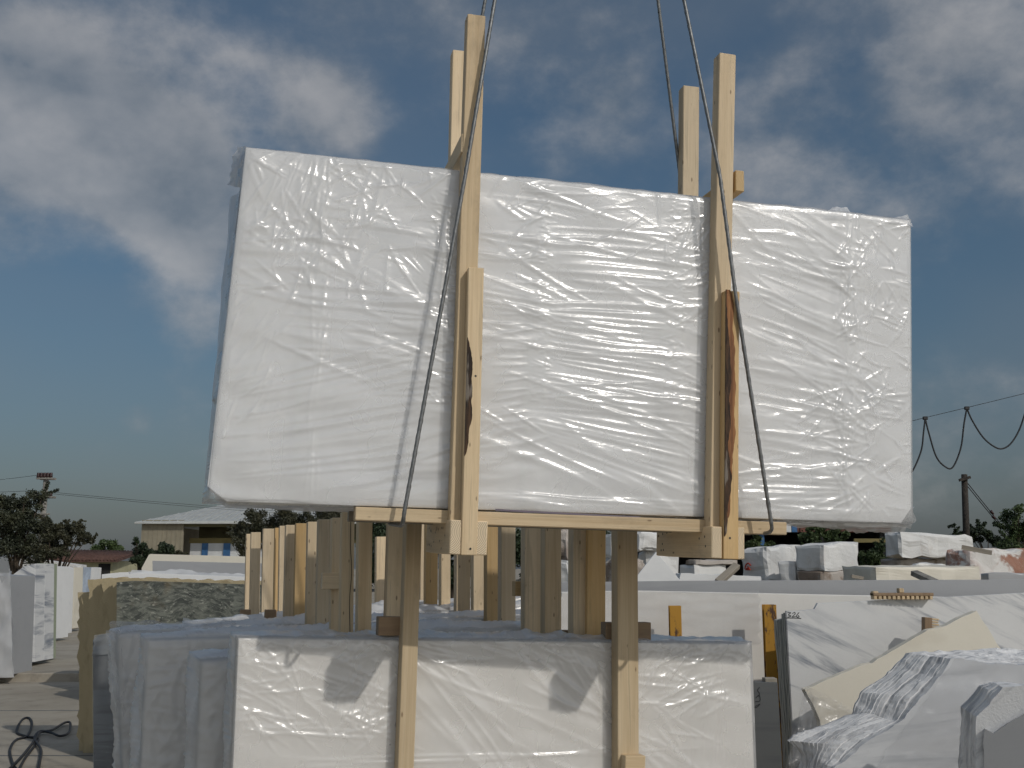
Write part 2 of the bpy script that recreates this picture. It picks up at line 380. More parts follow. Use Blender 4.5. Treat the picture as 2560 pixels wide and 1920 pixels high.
FILML = film_mat('loose_film', .34, (.90, .90, .90), .20, 1.6)
FILMT = film_mat('thin_film', .14, (.85, .86, .86), .18)

def flat(name, c, rough=.6, metal=0.0, nscale=8, var=.25, bd=.0):
    m, nt, b = newmat(name); v = objcoord(nt, (1, 1, 1))
    n = noise(nt, v, nscale, 5, .65)
    L(nt, mixc(nt, smooth(nt, n, .3, .7), tuple(x * (1 - var) for x in c), tuple(min(1, x * (1 + var)) for x in c)), b.inputs['Base Color'])
    b.inputs['Roughness'].default_value = rough; b.inputs['Metallic'].default_value = metal
    if bd: bump(nt, b, n, .4, bd)
    return m
STEEL = flat('galvanised_wire', (.20, .205, .205), .45, .55, 60)
CABLEM = flat('black_rubber', (.018, .018, .02), .6)
def rustyellow():
    m, nt, b = newmat('rusty_yellow_paint'); n = noise(nt, objcoord(nt, (14, 14, 5)), 1, 6, .7)
    c = mixc(nt, smooth(nt, n, .50, .60), (.46, .235, .025), (.075, .035, .02)); L(nt, c, b.inputs['Base Color'])
    b.inputs['Roughness'].default_value = .6; bump(nt, b, n, .4, .003); return m
YELLOW = rustyellow()
INK = flat('marker_ink', (.03, .03, .035), .7)
REDP = flat('red_marker_paint', (.40, .05, .03), .8)
PURPLE = flat('dark_purple_film', (.05, .025, .055), .4)
NAIL = flat('nail_head', (.05, .045, .04), .6, .3)
BEIGE = flat('beige_cladding', (.27, .24, .175), .8, 0, 1.2, .12)
OLIVE = flat('olive_wall', (.12, .11, .055), .85, 0, 1, .2)
YBAND = flat('yellow_band', (.19, .155, .06), .8, 0, 1, .15)
WHITEW = flat('white_panel', (.62, .63, .63), .7, 0, 1, .08)
BLUE = flat('blue_paint', (.035, .12, .27), .6, 0, 2, .15)
ROOFM = flat('light_metal_roof', (.50, .51, .49), .5, .1, .8, .12)
DARKI = flat('dark_interior', (.02, .02, .02), .9)  # near-black: the shade inside open buildings is put into the colour
RUSTR = flat('rusted_sheet', (.115, .045, .032), .8, 0, 2.5, .5)
TILE = flat('red_roof_tile', (.105, .055, .042), .85, 0, 3, .3)
CREAMW = flat('cream_render', (.42, .40, .26), .85, 0, 1.5, .15)
POLEC = flat('weathered_concrete', (.25, .235, .21), .85, 0, 4, .2)
POLEW = flat('dark_creosoted_wood', (.035, .028, .022), .85, 0, 10, .4)
INSUL = flat('brown_porcelain', (.045, .02, .018), .3)
GLASSY = flat('greyed_plank', (.22, .21, .19), .85, 0, 9, .3)
TRUNK = flat('tree_bark', (.06, .045, .03), .9, 0, 9, .35, .01)
def leafmat(name, a, b_):
    m, nt, b = newmat(name); v = objcoord(nt, (1, 1, 1))
    n = noise(nt, v, 1.6, 4, .6); n2 = noise(nt, v, 9, 2, .6)
    c = mixc(nt, smooth(nt, n, .35, .65), a, b_); c = mixc(nt, M(nt, 'MULTIPLY', smooth(nt, n2, .5, .7), .4), c, tuple(x * 1.6 for x in b_))
    L(nt, c, b.inputs['Base Color']); b.inputs['Roughness'].default_value = .6
    b.inputs['Transmission Weight'].default_value = 0; return m
LEAF = leafmat('green_leaves', (.030, .052, .018), (.075, .11, .035))
LEAFD = leafmat('dark_leaves', (.016, .028, .013), (.035, .055, .022))
LEAFR = leafmat('purple_brown_leaves', (.030, .034, .018), (.062, .060, .030))
LEAFG = leafmat('dark_olive_leaves', (.026, .034, .02), (.055, .06, .03))

# ------------------------------------------------------------------ film
def crease_field(nx, nz, x0, z0, dx, dz, cr):
    H = np.zeros((nz, nx), np.float32)
    for (cx, cz, ang, ln, sg, am, cv) in cr:
        ca, sa = math.cos(ang), math.sin(ang)
        ex = abs(ca) * ln * .5 + abs(sa) * sg * 3 + abs(cv) * ln + .01; ez = abs(sa) * ln * .5 + abs(ca) * sg * 3 + abs(cv) * ln + .01
        i0 = max(0, int((cx - ex - x0) / dx)); i1 = min(nx, int((cx + ex - x0) / dx) + 2)
        k0 = max(0, int((cz - ez - z0) / dz)); k1 = min(nz, int((cz + ez - z0) / dz) + 2)
        if i1 <= i0 or k1 <= k0: continue
        X = (x0 + np.arange(i0, i1) * dx - cx)[None, :]; Z = (z0 + np.arange(k0, k1) * dz - cz)[:, None]
        t = (X * ca + Z * sa) / (ln * .5); d = -X * sa + Z * ca + cv * ln * (t * t - .3)
        tp = np.clip(1 - t * t, 0, 1)
        w = sg * (.45 + .55 * tp)
        H[k0:k1, i0:i1] += am * tp * np.exp(-.5 * (d / w) ** 2)
    return H
def film_wrap(name, parent, fr, corners, Yf, thick, specs, step, mat, bands=(), off=.005, bulge=.0, gain=1.0, seed=1, ragged=0.0, folds=()):
    """Film over the front of a slab pack and round its four edges. corners: TL, TR, BR, BL as local (x, z)."""
    rg = np.random.default_rng(seed)
    TL, TR, BR, BL = [np.array(c, float) for c in corners]
    Wd = (np.linalg.norm(TR - TL) + np.linalg.norm(BR - BL)) / 2; Hd = (np.linalg.norm(TL - BL) + np.linalg.norm(TR - BR)) / 2
    nx = int(Wd / step) + 2; nz = int(Hd / step) + 2
    x0 = min(TL[0], BL[0]); z0 = (BL[1] + BR[1]) / 2
    sx, sz = Wd / (nx - 1), Hd / (nz - 1)
    cr = []
    for (pa, pb, qa, qb, n, ang, sp, l0, l1, s0, s1, a0, a1) in specs:
        for _ in range(n):
            px, py = rg.uniform(pa, pb), rg.uniform(qa, qb)
            p = fr.pt(px, py, Yf)
            a = R_(ang + rg.normal() * sp); ln = rg.uniform(l0, l1) * STEPM(fr, Yf)
            cr.append((p.x, p.z, a, ln, rg.uniform(s0, s1) * .001, rg.uniform(a0, a1) * .001 * gain, rg.normal() * .03))
    for (xa, ya, xb, yb, sg, am) in folds:
        p, q = fr.pt(xa, ya, Yf), fr.pt(xb, yb, Yf)
        cr.append(((p.x + q.x) / 2, (p.z + q.z) / 2, math.atan2(q.z - p.z, q.x - p.x), math.hypot(q.x - p.x, q.z - p.z), sg * .001, am * .001, rg.normal() * .012))
    H = crease_field(nx, nz, x0, z0, sx, sz, cr)
    # slack between creases
    u = np.linspace(0, 1, nx)[None, :]; v = np.linspace(0, 1, nz)[:, None]
    for k in range(10):
        fx, fz, ph = rg.uniform(2, 16), rg.uniform(4, 26), rg.uniform(0, 6.3)
        H += .0009 * np.sin(fx * u * 3.1 + fz * v * 3.1 + ph + 1.5 * np.sin(5 * u + ph))
    H = .022 * np.tanh(H / .022)
    H -= H.min()
    ed = np.minimum(np.minimum(u * Wd, (1 - u) * Wd), np.minimum(v * Hd, (1 - v) * Hd))
    H *= np.clip(ed / .03, .12, 1)
    top = TL[None, None, :] * (1 - u[..., None]) + TR[None, None, :] * u[..., None]
    bot = BL[None, None, :] * (1 - u[..., None]) + BR[None, None, :] * u[..., None]
    P = bot * (1 - v[..., None]) + top * v[..., None]
    rnd = np.clip(1 - ed / .012, 0, 1) ** 2 * .008
    ctr = (TL + TR + BR + BL) / 4
    if ragged:                                  # slack film standing up a little along the top edge
        tu = np.linspace(0, Wd, nx); wv = sum(np.sin(tu * f_ + p_) * a_ for f_, p_, a_ in zip(rg.uniform(4, 46, 9), rg.uniform(0, 6, 9), rg.uniform(.1, .3, 9)))
        P[..., 1] += ragged * np.clip(wv, 0, 1)[None, :] * np.clip(1 - (1 - v) * Hd / .05, 0, 1)
    V3 = np.stack([P[..., 0], Yf - off - H + rnd, P[..., 1]], -1)
    milk = np.zeros((nz, nx), np.float32)
    for (pa, pb, am) in bands:
        xa = fr.pt(pa, 900, Yf).x; xb = fr.pt(pb, 900, Yf).x
        e = .012; milk += am / (1 + np.exp(-(P[..., 0] - xa) / e)) / (1 + np.exp((P[..., 0] - xb) / e))
    verts = V3.reshape(-1, 3); idx = np.arange(nx * nz).reshape(nz, nx)
    faces = np.stack([idx[:-1, :-1], idx[:-1, 1:], idx[1:, 1:], idx[1:, :-1]], -1).reshape(-1, 4)
    loop = np.concatenate([idx[0, :-1], idx[:-1, -1], idx[-1, :0:-1], idx[:0:-1, 0]])
    lp = verts[loop]; n = len(loop); rings = 7; allv = [verts]; allf = [faces]; prev = loop; base = len(verts)
    s_ = np.arange(n)
    for r in range(1, rings + 1):
        t = r / rings
        q = lp.copy(); q[:, 1] = Yf + .004 + (thick) * t
        dirv = q[:, [0, 2]] - ctr; dirv /= np.linalg.norm(dirv, axis=1)[:, None] + 1e-9
        amp = (.010 if r < rings else .004) + bulge * .5
        wob = amp * (np.sin(s_ * .031 * 7 + r * 1.7 + seed) * .5 + np.sin(s_ * .013 * 5 + r * .9) * .5 + rg.normal(size=n) * .12) + .006 + bulge * math.sin(math.pi * t)
        q[:, 0] += dirv[:, 0] * wob; q[:, 2] += dirv[:, 1] * wob
        cur = np.arange(base, base + n); base += n; allv.append(q)
        allf.append(np.stack([prev, np.roll(prev, -1), np.roll(cur, -1), cur], -1)[:, ::-1]); prev = cur
    verts = np.concatenate(allv).astype(np.float32); faces = np.concatenate(allf).astype(np.int32)
    me = bpy.data.meshes.new(name)
    me.vertices.add(len(verts)); me.vertices.foreach_set('co', verts.ravel())
    me.loops.add(len(faces) * 4); me.loops.foreach_set('vertex_index', faces.ravel())
    me.polygons.add(len(faces)); me.polygons.foreach_set('loop_start', np.arange(len(faces), dtype=np.int32) * 4)
    me.update(calc_edges=True); me.validate(); me.shade_smooth()
    at_ = me.attributes.new('milky', 'FLOAT', 'POINT'); mk = np.full(len(verts), (.10 if step < .0055 else .62), np.float32); mk[:nx * nz] = milk.ravel(); at_.data.foreach_set('value', mk)  # row pack rims whitened, in place of fill light on their shaded tops
    return obj(name, me, mat, parent)
def STEPM(fr, Yf):                                   # metres per photo pixel in the plane of a face
    a = fr.pt(1280, 1300, Yf); b = fr.pt(1281, 1300, Yf); return (b - a).length
def film_patch(name, parent, P, nu, nv, amp, mat, seed=0, milky=.1, freq=3.0):
    """A loose sheet between four corner points (local), rumpled."""
    A, B, Cc, D = [Vector(p) for p in P]; v = []; f = []
    nrm = (B - A).cross(D - A).normalized()
    for j in range(nv + 1):
        for i in range(nu + 1):
            s, t = i / nu, j / nv
            p = A.lerp(B, s).lerp(D.lerp(Cc, s), t)
            h = mnoise.noise(Vector((s * freq, t * freq * 1.6, seed * 3.3))) + .5 * mnoise.noise(Vector((s * freq * 3, t * freq * 3, seed)))
            p = p + nrm * amp * h + (B - A) * .03 * mnoise.noise(Vector((t * 9, seed, 0)))
            v.append(p)
    for j in range(nv):
        for i in range(nu):
            k = j * (nu + 1) + i; f.append((k, k + 1, k + nu + 2, k + nu + 1))
    me = mesh(name, v, f, True)
    a = me.attributes.new('milky', 'FLOAT', 'POINT'); a.data.foreach_set('value', [milky] * len(v))
    return obj(name, me, mat, parent)
def slabs(parent, pts, Yf, thick, n, mat, gap=.003, name='slab', bev=.002, jitter=.006, seed=0, jag=0, step=None):
    """n slabs standing face to face, sharing one mesh."""
    t = thick / n; me = prism_mesh(pts, 0, t - gap, bev, jag, seed, step); me.materials.append(mat); rg = random.Random(seed)
    for i in range(n):
        o = obj(name, me, None, parent); o.location = (0 if i == 0 else rg.uniform(-jitter, jitter), Yf + i * t, 0 if i == 0 else -rg.uniform(0, jitter))

# ------------------------------------------------------------------ the setting: ground
def ground():
    me = mesh('ground', [(-900, -40, 0), (900, -40, 0), (900, 1800, 0), (-900, 1800, 0)], [(0, 1, 2, 3)])
    tag(obj('ground', me, GROUND), kind='structure')
    # raised earth bank on which the quarry blocks lie
    nx, ny = 60, 26; v = []; f = []
    for j in range(ny + 1):
        for i in range(nx + 1):
            x = -2 + 40 * i / nx; y = 18.5 + 24 * j / ny
            up = min(1, max(0, (y - 18.6) / 2.2)); up = up * up * (3 - 2 * up)
            sd = min(1, max(0, (x + 1.6) / 2.0)); sd = sd * sd * (3 - 2 * sd)
            z = (1.05 + .35 * min(1, (y - 18.5) / 12)) * up * sd + .10 * mnoise.noise(Vector((x * .6, y * .6, 0))) * up * sd
            v.append((x, y, max(z, -.05) - .02 + .0))
    for j in range(ny):
        for i in range(nx):
            k = j * (nx + 1) + i; f.append((k, k + 1, k + nx + 2, k + nx + 1))
    tag(obj('earth_bank', mesh('earth_bank', v, f, True), EARTH), kind='structure')
    # low concrete step across the lane on the left
    a = at(-260, 1690, 17.0); b = at(200, 1690, 17.0)
    o = box('concrete_kerb', None, (a.x, 17.0, -.02), (b.x + .3, 17.45, .13), KERBM, .015); tag(o, kind='structure')
    # ground joints
    for k, y in enumerate((10.4, 13.6)):
        o = box('ground_joint', None, (-6.5, y, -.01), (-2.0, y + .025, .004), DARKS, 0); tag(o, kind='structure')
ground()

# ------------------------------------------------------------------ the hanging bundle
HR = yawm(.222) @ Matrix.Rotation(.028, 3, 'X') @ Matrix.Rotation(.029, 3, 'Y')
ho = Vector((.367, 4.6, 2.729)) + HR @ Vector((0, 0, -.80))
HF = Fr(ho, HR)
def hanging():
    e = HF.empty('slab_bundle')
    tag(e, 'large film-wrapped pack of white slabs hanging in mid air from steel ropes', 'slab bundle')
    h = lambda px, py, y: HF.pt(px, py, y)
    def xz(px, py, y=0.0): p = h(px, py, y); return (p.x, p.z)
    cs = [xz(614, 367), xz(2278, 548), xz(2283, 1310), xz(518, 1250)]
    c = .05
    pts = [xz(614, 367), xz(2278, 550), xz(2280, 1270), xz(2255, 1308), xz(566, 1254), xz(518, 1216)]
    slabs(e, pts[::-1], 0.006, .46, 11, MARBLE, seed=3)
    sp = [  # px box, count, angle, spread, length px, sigma mm, height mm
        (610, 1120, 375, 720, 125, -35, 45, 40, 160, 4, 9, 1.6, 4.2),
        (600, 1120, 560, 900, 30, -10, 12, 150, 420, 6, 13, 2.5, 4.8),
        (640, 800, 400, 640, 60, 75, 14, 40, 140, 3, 6, 1.0, 2.4),
        (560, 1100, 850, 1230, 8, 16, 5, 320, 640, 8, 16, 2.2, 4.4),
        (560, 700, 700, 1080, 26, 60, 15, 40, 160, 4, 8, 1.2, 2.6),
        (1060, 1135, 480, 1010, 170, -18, 20, 18, 60, 2.5, 4.5, .9, 2.0),
        (980, 1140, 900, 1230, 22, 6, 6, 100, 300, 6, 12, 1.5, 3.0),
        (1215, 1770, 440, 860, 30, -8, 10, 180, 480, 5, 11, 2.2, 4.6),
        (1215, 1770, 430, 640, 46, 10, 30, 40, 170, 4, 8, 1.4, 3.2),
        (1340, 1680, 760, 1010, 12, -7, 6, 200, 380, 4.5, 9, 2.5, 4.8),
        (1210, 1340, 600, 1100, 14, -10, 9, 90, 200, 4, 8, 2.0, 3.8),
        (1230, 1740, 1000, 1230, 8, -23, 7, 260, 600, 6, 14, 1.8, 4.2),
        (1200, 1300, 1000, 1230, 16, 6, 8, 90, 220, 8, 14, 1.5, 3.0),
        (1320, 1360, 440, 1000, 150, 0, 12, 14, 46, 2.5, 4, .8, 1.6),
        (1650, 1705, 480, 1010, 170, 0, 14, 16, 50, 2.5, 4, .8, 1.7),
        (1700, 1780, 520, 800, 50, 40, 25, 40, 130, 3, 6, 1.2, 2.6),
        (1230, 1760, 1244, 1262, 6, -3, 2, 300, 520, 4, 6, 2.5, 4.0),
        (1850, 2080, 560, 900, 26, -16, 14, 120, 330, 5, 11, 2.0, 4.4),
        (1850, 2100, 1130, 1290, 14, 7, 8, 150, 380, 5, 9, 2.2, 4.6),
        (1850, 2140, 880, 1160, 14, -14, 8, 150, 420, 6, 13, 1.8, 4.0),
        (2070, 2280, 560, 1300, 170, 0, 48, 30, 140, 3.2, 7.5, 1.4, 3.8),
        (2000, 2200, 980, 1100, 40, 15, 40, 60, 180, 4, 8, 2.0, 4.0),
        (2085, 2130, 520, 1300, 30, 86, 6, 60, 240, 4, 8, 1.5, 3.0),
        (760, 800, 400, 1240, 16, 88, 3, 100, 300, 4, 7, .8, 1.6),
        (1120, 1140, 430, 1240, 10, 88, 3, 100, 300, 4, 7, .8, 1.6),
    ]
    rf = random.Random(12); j = lambda a: rf.uniform(-a, a); folds = []
    def fan(n, xa, ya, da, xb, yb, db, s0, s1, a0, a1, jx=30):
        for k in range(n): folds.append((xa + j(jx), ya + da * k + j(6), xb + j(jx), yb + db * k + j(6), rf.uniform(s0, s1), rf.uniform(a0, a1)))
    fan(13, 590, 955, 20, 1105, 825, 27, 6, 12, 2.4, 4.6, 45)       # long pulls rising to the left upright
    fan(8, 700, 700, 26, 1100, 740, 24, 6, 12, 3.0, 5.5, 40)
    fan(17, 1345, 770, 14, 1645, 790, 17, 4.5, 8, 3.0, 6.0, 22)      # tight folds between the two overlap bands
    fan(12, 1325, 985, 10, 1730, 1000, 22, 5, 11, 2.8, 5.6, 26)      # fan falling to the right
    fan(15, 1216, 790, 21, 1312, 788, 20, 4, 7, 2.5, 4.5, 8)
    fan(9, 1345, 560, 24, 1650, 590, 22, 5, 9, 3.0, 5.5, 40)
    fan(10, 1850, 600, 26, 2070, 690, 26, 5, 10, 2.6, 5.2, 30)
    fan(9, 1850, 1160, 15, 2110, 1185, 11, 4.5, 8, 3.0, 5.6, 25)
    fan(9, 1850, 860, 30, 2130, 930, 26, 6, 12, 2.4, 4.8, 35)
    fan(7, 1700, 830, 60, 1775, 860, 62, 4, 8, 2.0, 4.0, 10)
    film_wrap('film_wrap', e, HF, cs, 0.0, .47, sp, .0048, FILM,
              bands=((600, 660, .14), (745, 800, .22), (1050, 1120, .10), (1316, 1362, .26), (1648, 1702, .22), (2040, 2070, .16), (2090, 2140, .26)), bulge=.012, seed=5, gain=1.2, ragged=.010, folds=folds)
    film_patch('film_flap', e, [h(2056, 545, -.004), h(2140, 548, -.004), h(2118, 520, .05), h(2082, 516, .05)], 14, 8, .01, FILML, 15, .3)
    film_patch('film_flap', e, [h(2225, 556, -.002), h(2284, 566, -.002), h(2268, 538, .05), h(2236, 545, .05)], 12, 8, .01, FILML, 16, .3)
    # loose film at the left end and under the bottom edge
    a = h(612, 368, .0); b = h(596, 372, .0)
    film_patch('film_flap', e, [h(568, 462, .22), h(604, 470, .02), h(616, 366, .02), h(592, 366, .22)], 10, 14, .02, FILML, 3, .55)
    film_patch('film_flap', e, [h(514, 1205, .30), h(522, 1225, .02), h(604, 470, .02), h(574, 500, .30)], 10, 40, .012, FILML, 4, .5, 4)
    film_patch('film_flap', e, [h(1935, 1304, .02), h(2110, 1308, .02), h(2120, 1325, .10), h(1950, 1312, .10)], 24, 6, .02, FILML, 8, .2)
    film_patch('film_flap', e, [h(2060, 1304, .02), h(2284, 1306, .02), h(2262, 1330, .12), h(2140, 1332, .12)], 24, 8, .02, FILML, 9, .15)
    film_patch('film_flap', e, [h(2230, 1302, .01), h(2284, 1262, .01), h(2290, 1300, .12), h(2250, 1330, .12)], 10, 8, .02, FILML, 12, .1)
    film_patch('film_flap', e, [h(530, 1240, .0), h(900, 1266, .0), h(900, 1281, .40), h(566, 1270, .40)], 40, 10, .012, FILML, 13, .2)
    # rails under the pack: front and back
    for (y, nm, m_) in ((.03, 'bottom_rail', WOOD), (.40, 'bottom_rail', WOODG)):
        p0 = h(886, 1284, .02) + Vector((0, y - .03, 0))
        p1 = h(1955, 1322, .02) + Vector((0, y - .03, 0))
        beam(nm, e, p0, p1, .056, .095, m_, (0, 0, 1))
    film_patch('label_strip', e, [h(1238, 1272, -.012), h(1600, 1291, -.012), h(1600, 1296, -.014), h(1238, 1277, -.014)], 4, 1, 0, PURPLE, 1)
    # uprights on the front, with a short plank nailed to each
    PT = .072; f0 = -.010
    def post(px0, py0, px1, py1, y, sx, sy, mat, name='post'):
        return beam(name, e, h(px0, py0, y), h(px1, py1, y), sx, sy, mat)
    post(1188, 46, 1145, 1310, f0 - PT / 2, .082, PT, WOOD)
    post(1812, 142, 1789, 1325, f0 - PT / 2, .082, PT, WOODP)
    kl = post(1188, 672, 1170, 1388, f0 - PT - .026, .066, .046, WOOD, 'plank')
    kr = post(1826, 730, 1822, 1398, f0 - PT - .026, .070, .046, WOODY, 'plank')
    # wane of bark left on the planks: strips that follow the edge
    def wane(par, x0, segs, mat, name, th=.004, ylift=-.0245):
        v = []; f = []
        for (z, xa, xb) in segs:
            v += [(xa, ylift, z), (xb, ylift, z), (xb, ylift - th, z), (xa, ylift - th, z)]
        n = len(segs)
        for i in range(n - 1):
            for k in range(4): f.append((i * 4 + k, i * 4 + (k + 1) % 4, i * 4 + 4 + (k + 1) % 4, i * 4 + 4 + k))
        f += [(0, 1, 2, 3)[::-1], tuple(4 * (n - 1) + k for k in range(4))]
        obj(name, mesh(name, v, f), mat, par)
    def wave(z0, z1, n, base, amp, seed, left):
        out = []; n *= 2
        for i in range(n + 1):
            t = i / n; z = z0 + (z1 - z0) * t
            w = base * (math.sin(math.pi * min(1, max(0, t))) ** .5) + amp * mnoise.noise(Vector((t * 7, seed, 0))) + .3 * amp * mnoise.noise(Vector((t * 31, seed, 4)))
            out.append((z, left, left + max(.002, w)))
        return out
    sgn = -1                                   # the planks' local +y faces out
    yl = -.0226 * sgn; th = .0036 * sgn
    wane(kl, 0, wave(-.30, .20, 26, .026, .010, 2.2, -.031), BARK, 'bark_patch', th, yl)
    wane(kr, 0, [(z, xa, xb + .014) for z, xa, xb in wave(-.60, .42, 40, .032, .016, 5.2, -.033)], CAMB, 'inner_bark', th, yl)
    wane(kr, 0, wave(-.60, .50, 44, .025, .018, 6.2, -.0335), BARK, 'bark_patch', th * 1.8, yl)
    # foot beams either side of each plank, running back under the pack
    def foot(xa, xb, ya, yb, L_, mat, nails=None, y0=-.125):
        p = h((xa + xb) / 2, (ya + yb) / 2, y0); q = h(xa, ya, y0); r = h(xb, yb, y0)
        sx = abs(r.x - q.x); sz = abs(q.z - r.z)
        o = beam('foot_beam', e, p, p + Vector((0, L_, 0)), sx, sz, mat, (1, 0, 0), .004)
        if nails:
            v = []; f = []
            for (u, w) in nails:
                c0 = Vector((-sx / 2 - .0005, (w - .5) * sz, (u - .5) * L_)); k = len(v)
                for a_ in range(6): v.append(c0 + Vector((-.0012, math.cos(a_ * 1.047) * .006, math.sin(a_ * 1.047) * .006)))
                f.append(tuple(range(k, k + 6)))
            tag(obj('nail_holes', mesh('nails', v, f), NAIL, o), kind='stuff')
        return o
    rg = random.Random(4)
    nl = [(rg.uniform(.12, .95), rg.uniform(.15, .9)) for _ in range(16)]
    foot(1126, 1152, 1299, 1387, .68, WOODP, nl); foot(1191, 1217, 1302, 1389, .68, WOODP)
    foot(1779, 1805, 1316, 1397, .68, WOODP, [(rg.uniform(.05, .95), rg.uniform(.15, .9)) for _ in range(18)]); foot(1842, 1862, 1318, 1399, .68, WOODP)
    # uprights behind the pack, tied by a cross piece over the top
    B = .50
    post(1150, 134, 1124, 1300, B + .036, .085, PT, WOODP); post(1722, 222, 1716, 1300, B + .036, .088, PT, WOODP)
    p = h(1163, 358, -.075); beam('cross_piece', e, p, p + Vector((-.012, .68, -.012)), .035, .088, WOOD, (1, 0, 0))
    p = h(1850, 452, -.085); beam('cross_piece', e, p, p + Vector((-.012, .68, -.012)), .042, .10, WOODY, (1, 0, 0))
    # nail heads on the planks
    for (px, py) in ((1189, 940), (1176, 1372), (1830, 838), (1829, 1010), (1827, 1185), (1825, 1345)):
        p = h(px, py, f0 - PT - .0505)
        o = obj('nail_head', mesh('nail', [(.005 * math.cos(a_), 0, .005 * math.sin(a_)) for a_ in np.linspace(0, 6.28, 9)[:8]], [tuple(range(8))]), NAIL, e); o.location = p
    # wire rope slings: up the front, under the rail, up the back
    def sling(front, under, back, label):
        pts = [h(px, py, y) for (px, py, y) in front] + [Vector(u) for u in under] + [h(px, py, y) for (px, py, y) in back]
        W_ = [HF.w(p) for p in pts]; path = []
        for i in range(len(W_) - 1):
            n = max(2, int((W_[i + 1] - W_[i]).length / .012)); path += [W_[i].lerp(W_[i + 1], k / n) for k in range(n)]
        path.append(W_[-1])
        for _ in range(3): path = [path[0]] + [(path[i - 1] + path[i] * 2 + path[i + 1]) / 4 for i in range(1, len(path) - 1)] + [path[-1]]
        o = obj('wire_rope', tube_mesh(path, .0082, 12, 6, 90.0), STEEL); tag(o, label, 'wire rope', 'steel lifting ropes of the hanging pack')
    u = h(1008, 1306, -.10)
    sling([(1470, -1340, .10), (1237, 0, -.108), (1163, 440, -.116), (1009, 1290, -.115)],
          [u, u + Vector((.0, .05, -.012)), u + Vector((0, .50, 0)), u + Vector((0, .62, .04))],
          [(1120, 500, .60), (1213, 0, .45), (1456, -1320, .14)], 'steel wire rope leaning right over the left timber upright')
    u = h(1931, 1326, -.10)
    sling([(1476, -1340, .10), (1710, 0, -.108), (1800, 440, -.135), (1838, 730, -.150), (1929, 1314, -.115)],
          [u, u + Vector((0, .05, -.012)), u + Vector((0, .50, 0)), u + Vector((0, .62, .04))],
          [(1704, 470, .60), (1645, 0, .42), (1490, -1320, .14)], 'steel wire rope leaning left over the right timber upright')
hanging()

# ------------------------------------------------------------------ the row of bundles standing behind each other
ROWG = 'film-wrapped slab packs standing in a row below the hanging one'
def row_bundle(i, Y, TLp, TRp, thick, label, specs, step, posts, bars, mat=MARBLEW, fmat=FILM, bands=(), nsl=7, bulge=.01, left_bottom=None, gain=1.0, ragged=0.0):
    a, b = at(TLp[0], TLp[1], Y), at(TRp[0], TRp[1], Y)
    fr = Fr(((a.x + b.x) / 2, Y, 0), yawm(.30)); e = fr.empty('slab_bundle'); tag(e, label, 'slab bundle', ROWG)
    q = lambda px, py, y=0.0: fr.pt(px, py, y)
    tl, tr = q(*TLp), q(*TRp); zb = .09
    lb = q(left_bottom, 1900).x if left_bottom else tl.x
    pts = [(tl.x + .012, tl.z - .012), (lb + .012, zb), (tr.x - .012, zb), (tr.x - .012, tr.z - .012)]
    slabs(e, pts, .006, thick - .01, nsl, mat, seed=i, jitter=.004)
    film_wrap('film_wrap', e, fr, [(tl.x, tl.z), (tr.x, tr.z), (tr.x, zb), (lb, zb)], 0.0, thick, specs, step, fmat, bands, seed=20 + i, bulge=bulge, gain=gain, ragged=ragged)
    for x in (tl.x + .35, tr.x - .35): beam('foot_beam', e, (x, -.12, .045), (x, thick + .1, .045), .09, .085, WOODG, (1, 0, 0))
    for (xt0, xt1, yt, xb0, xb1, yb, back, m) in posts:
        y = -.048 if not back else thick + .048
        sx = abs(q(xt1, yt, y).x - q(xt0, yt, y).x)
        p0 = q((xt0 + xt1) / 2, yt, y); p1 = q((xb0 + xb1) / 2, yb, y); d = (p0 - p1); p1 = p0 - d * ((p0.z - .05) / d.z) if yb < 1910 and not back else (p0 - d * ((p0.z - .05) / d.z) if back else p1)
        beam('post', e, p0, p1, sx, .085, m)
    for (x0, x1, y0, y1, dy, m) in bars:
        p0 = q(x0, (y0 + y1) / 2, dy); p1 = q(x1, (y0 + y1) / 2, dy); hh = abs(q(x0, y0, dy).z - q(x0, y1, dy).z)
        beam('cross_piece', e, p0, p1, hh, .07, m, (0, 0, 1))
    return e, fr
sp0 = [(600, 960, 1600, 1860, 120, -15, 32, 40, 140, 3.5, 7, 1.4, 3.4), (600, 950, 1590, 1640, 40, 60, 40, 30, 90, 3, 6, 1.2, 2.6),
       (1060, 1480, 1640, 1900, 16, -42, 9, 300, 620, 6, 13, 2.0, 4.0), (1050, 1540, 1592, 1660, 24, -9, 9, 100, 320, 4, 8, 1.6, 3.6),
       (1380, 1540, 1600, 1760, 26, -45, 14, 80, 240, 3.5, 7, 1.2, 3.0), (1590, 1800, 1610, 1760, 46, 22, 26, 50, 190, 4, 8, 2.0, 4.4),
       (1590, 1880, 1600, 1640, 40, 50, 40, 30, 110, 3, 6, 1.2, 2.8), (1720, 1880, 1650, 1920, 12, 84, 6, 160, 340, 4, 9, 1.2, 2.6),
       (1600, 1760, 1780, 1920, 14, -38, 14, 100, 240, 5, 10, 1.4, 2.8), (640, 980, 1800, 1850, 14, -5, 12, 80, 300, 3.5, 6, 1.8, 3.4),
       (1150, 1300, 1889, 1892, 3, 1, 1, 900, 1200, 3.5, 4.5, 2.6, 3.4), (840, 960, 1600, 1800, 22, 70, 14, 60, 200, 3.5, 6, 1.0, 2.4)]
gen = lambda a, b, c, d, n: [(a, b, c, d, n, 5, 40, 60, 260, 5, 12, 1.5, 4.0), (a, b, c, d, n // 2, 80, 18, 80, 300, 6, 14, 1.5, 3.5)]
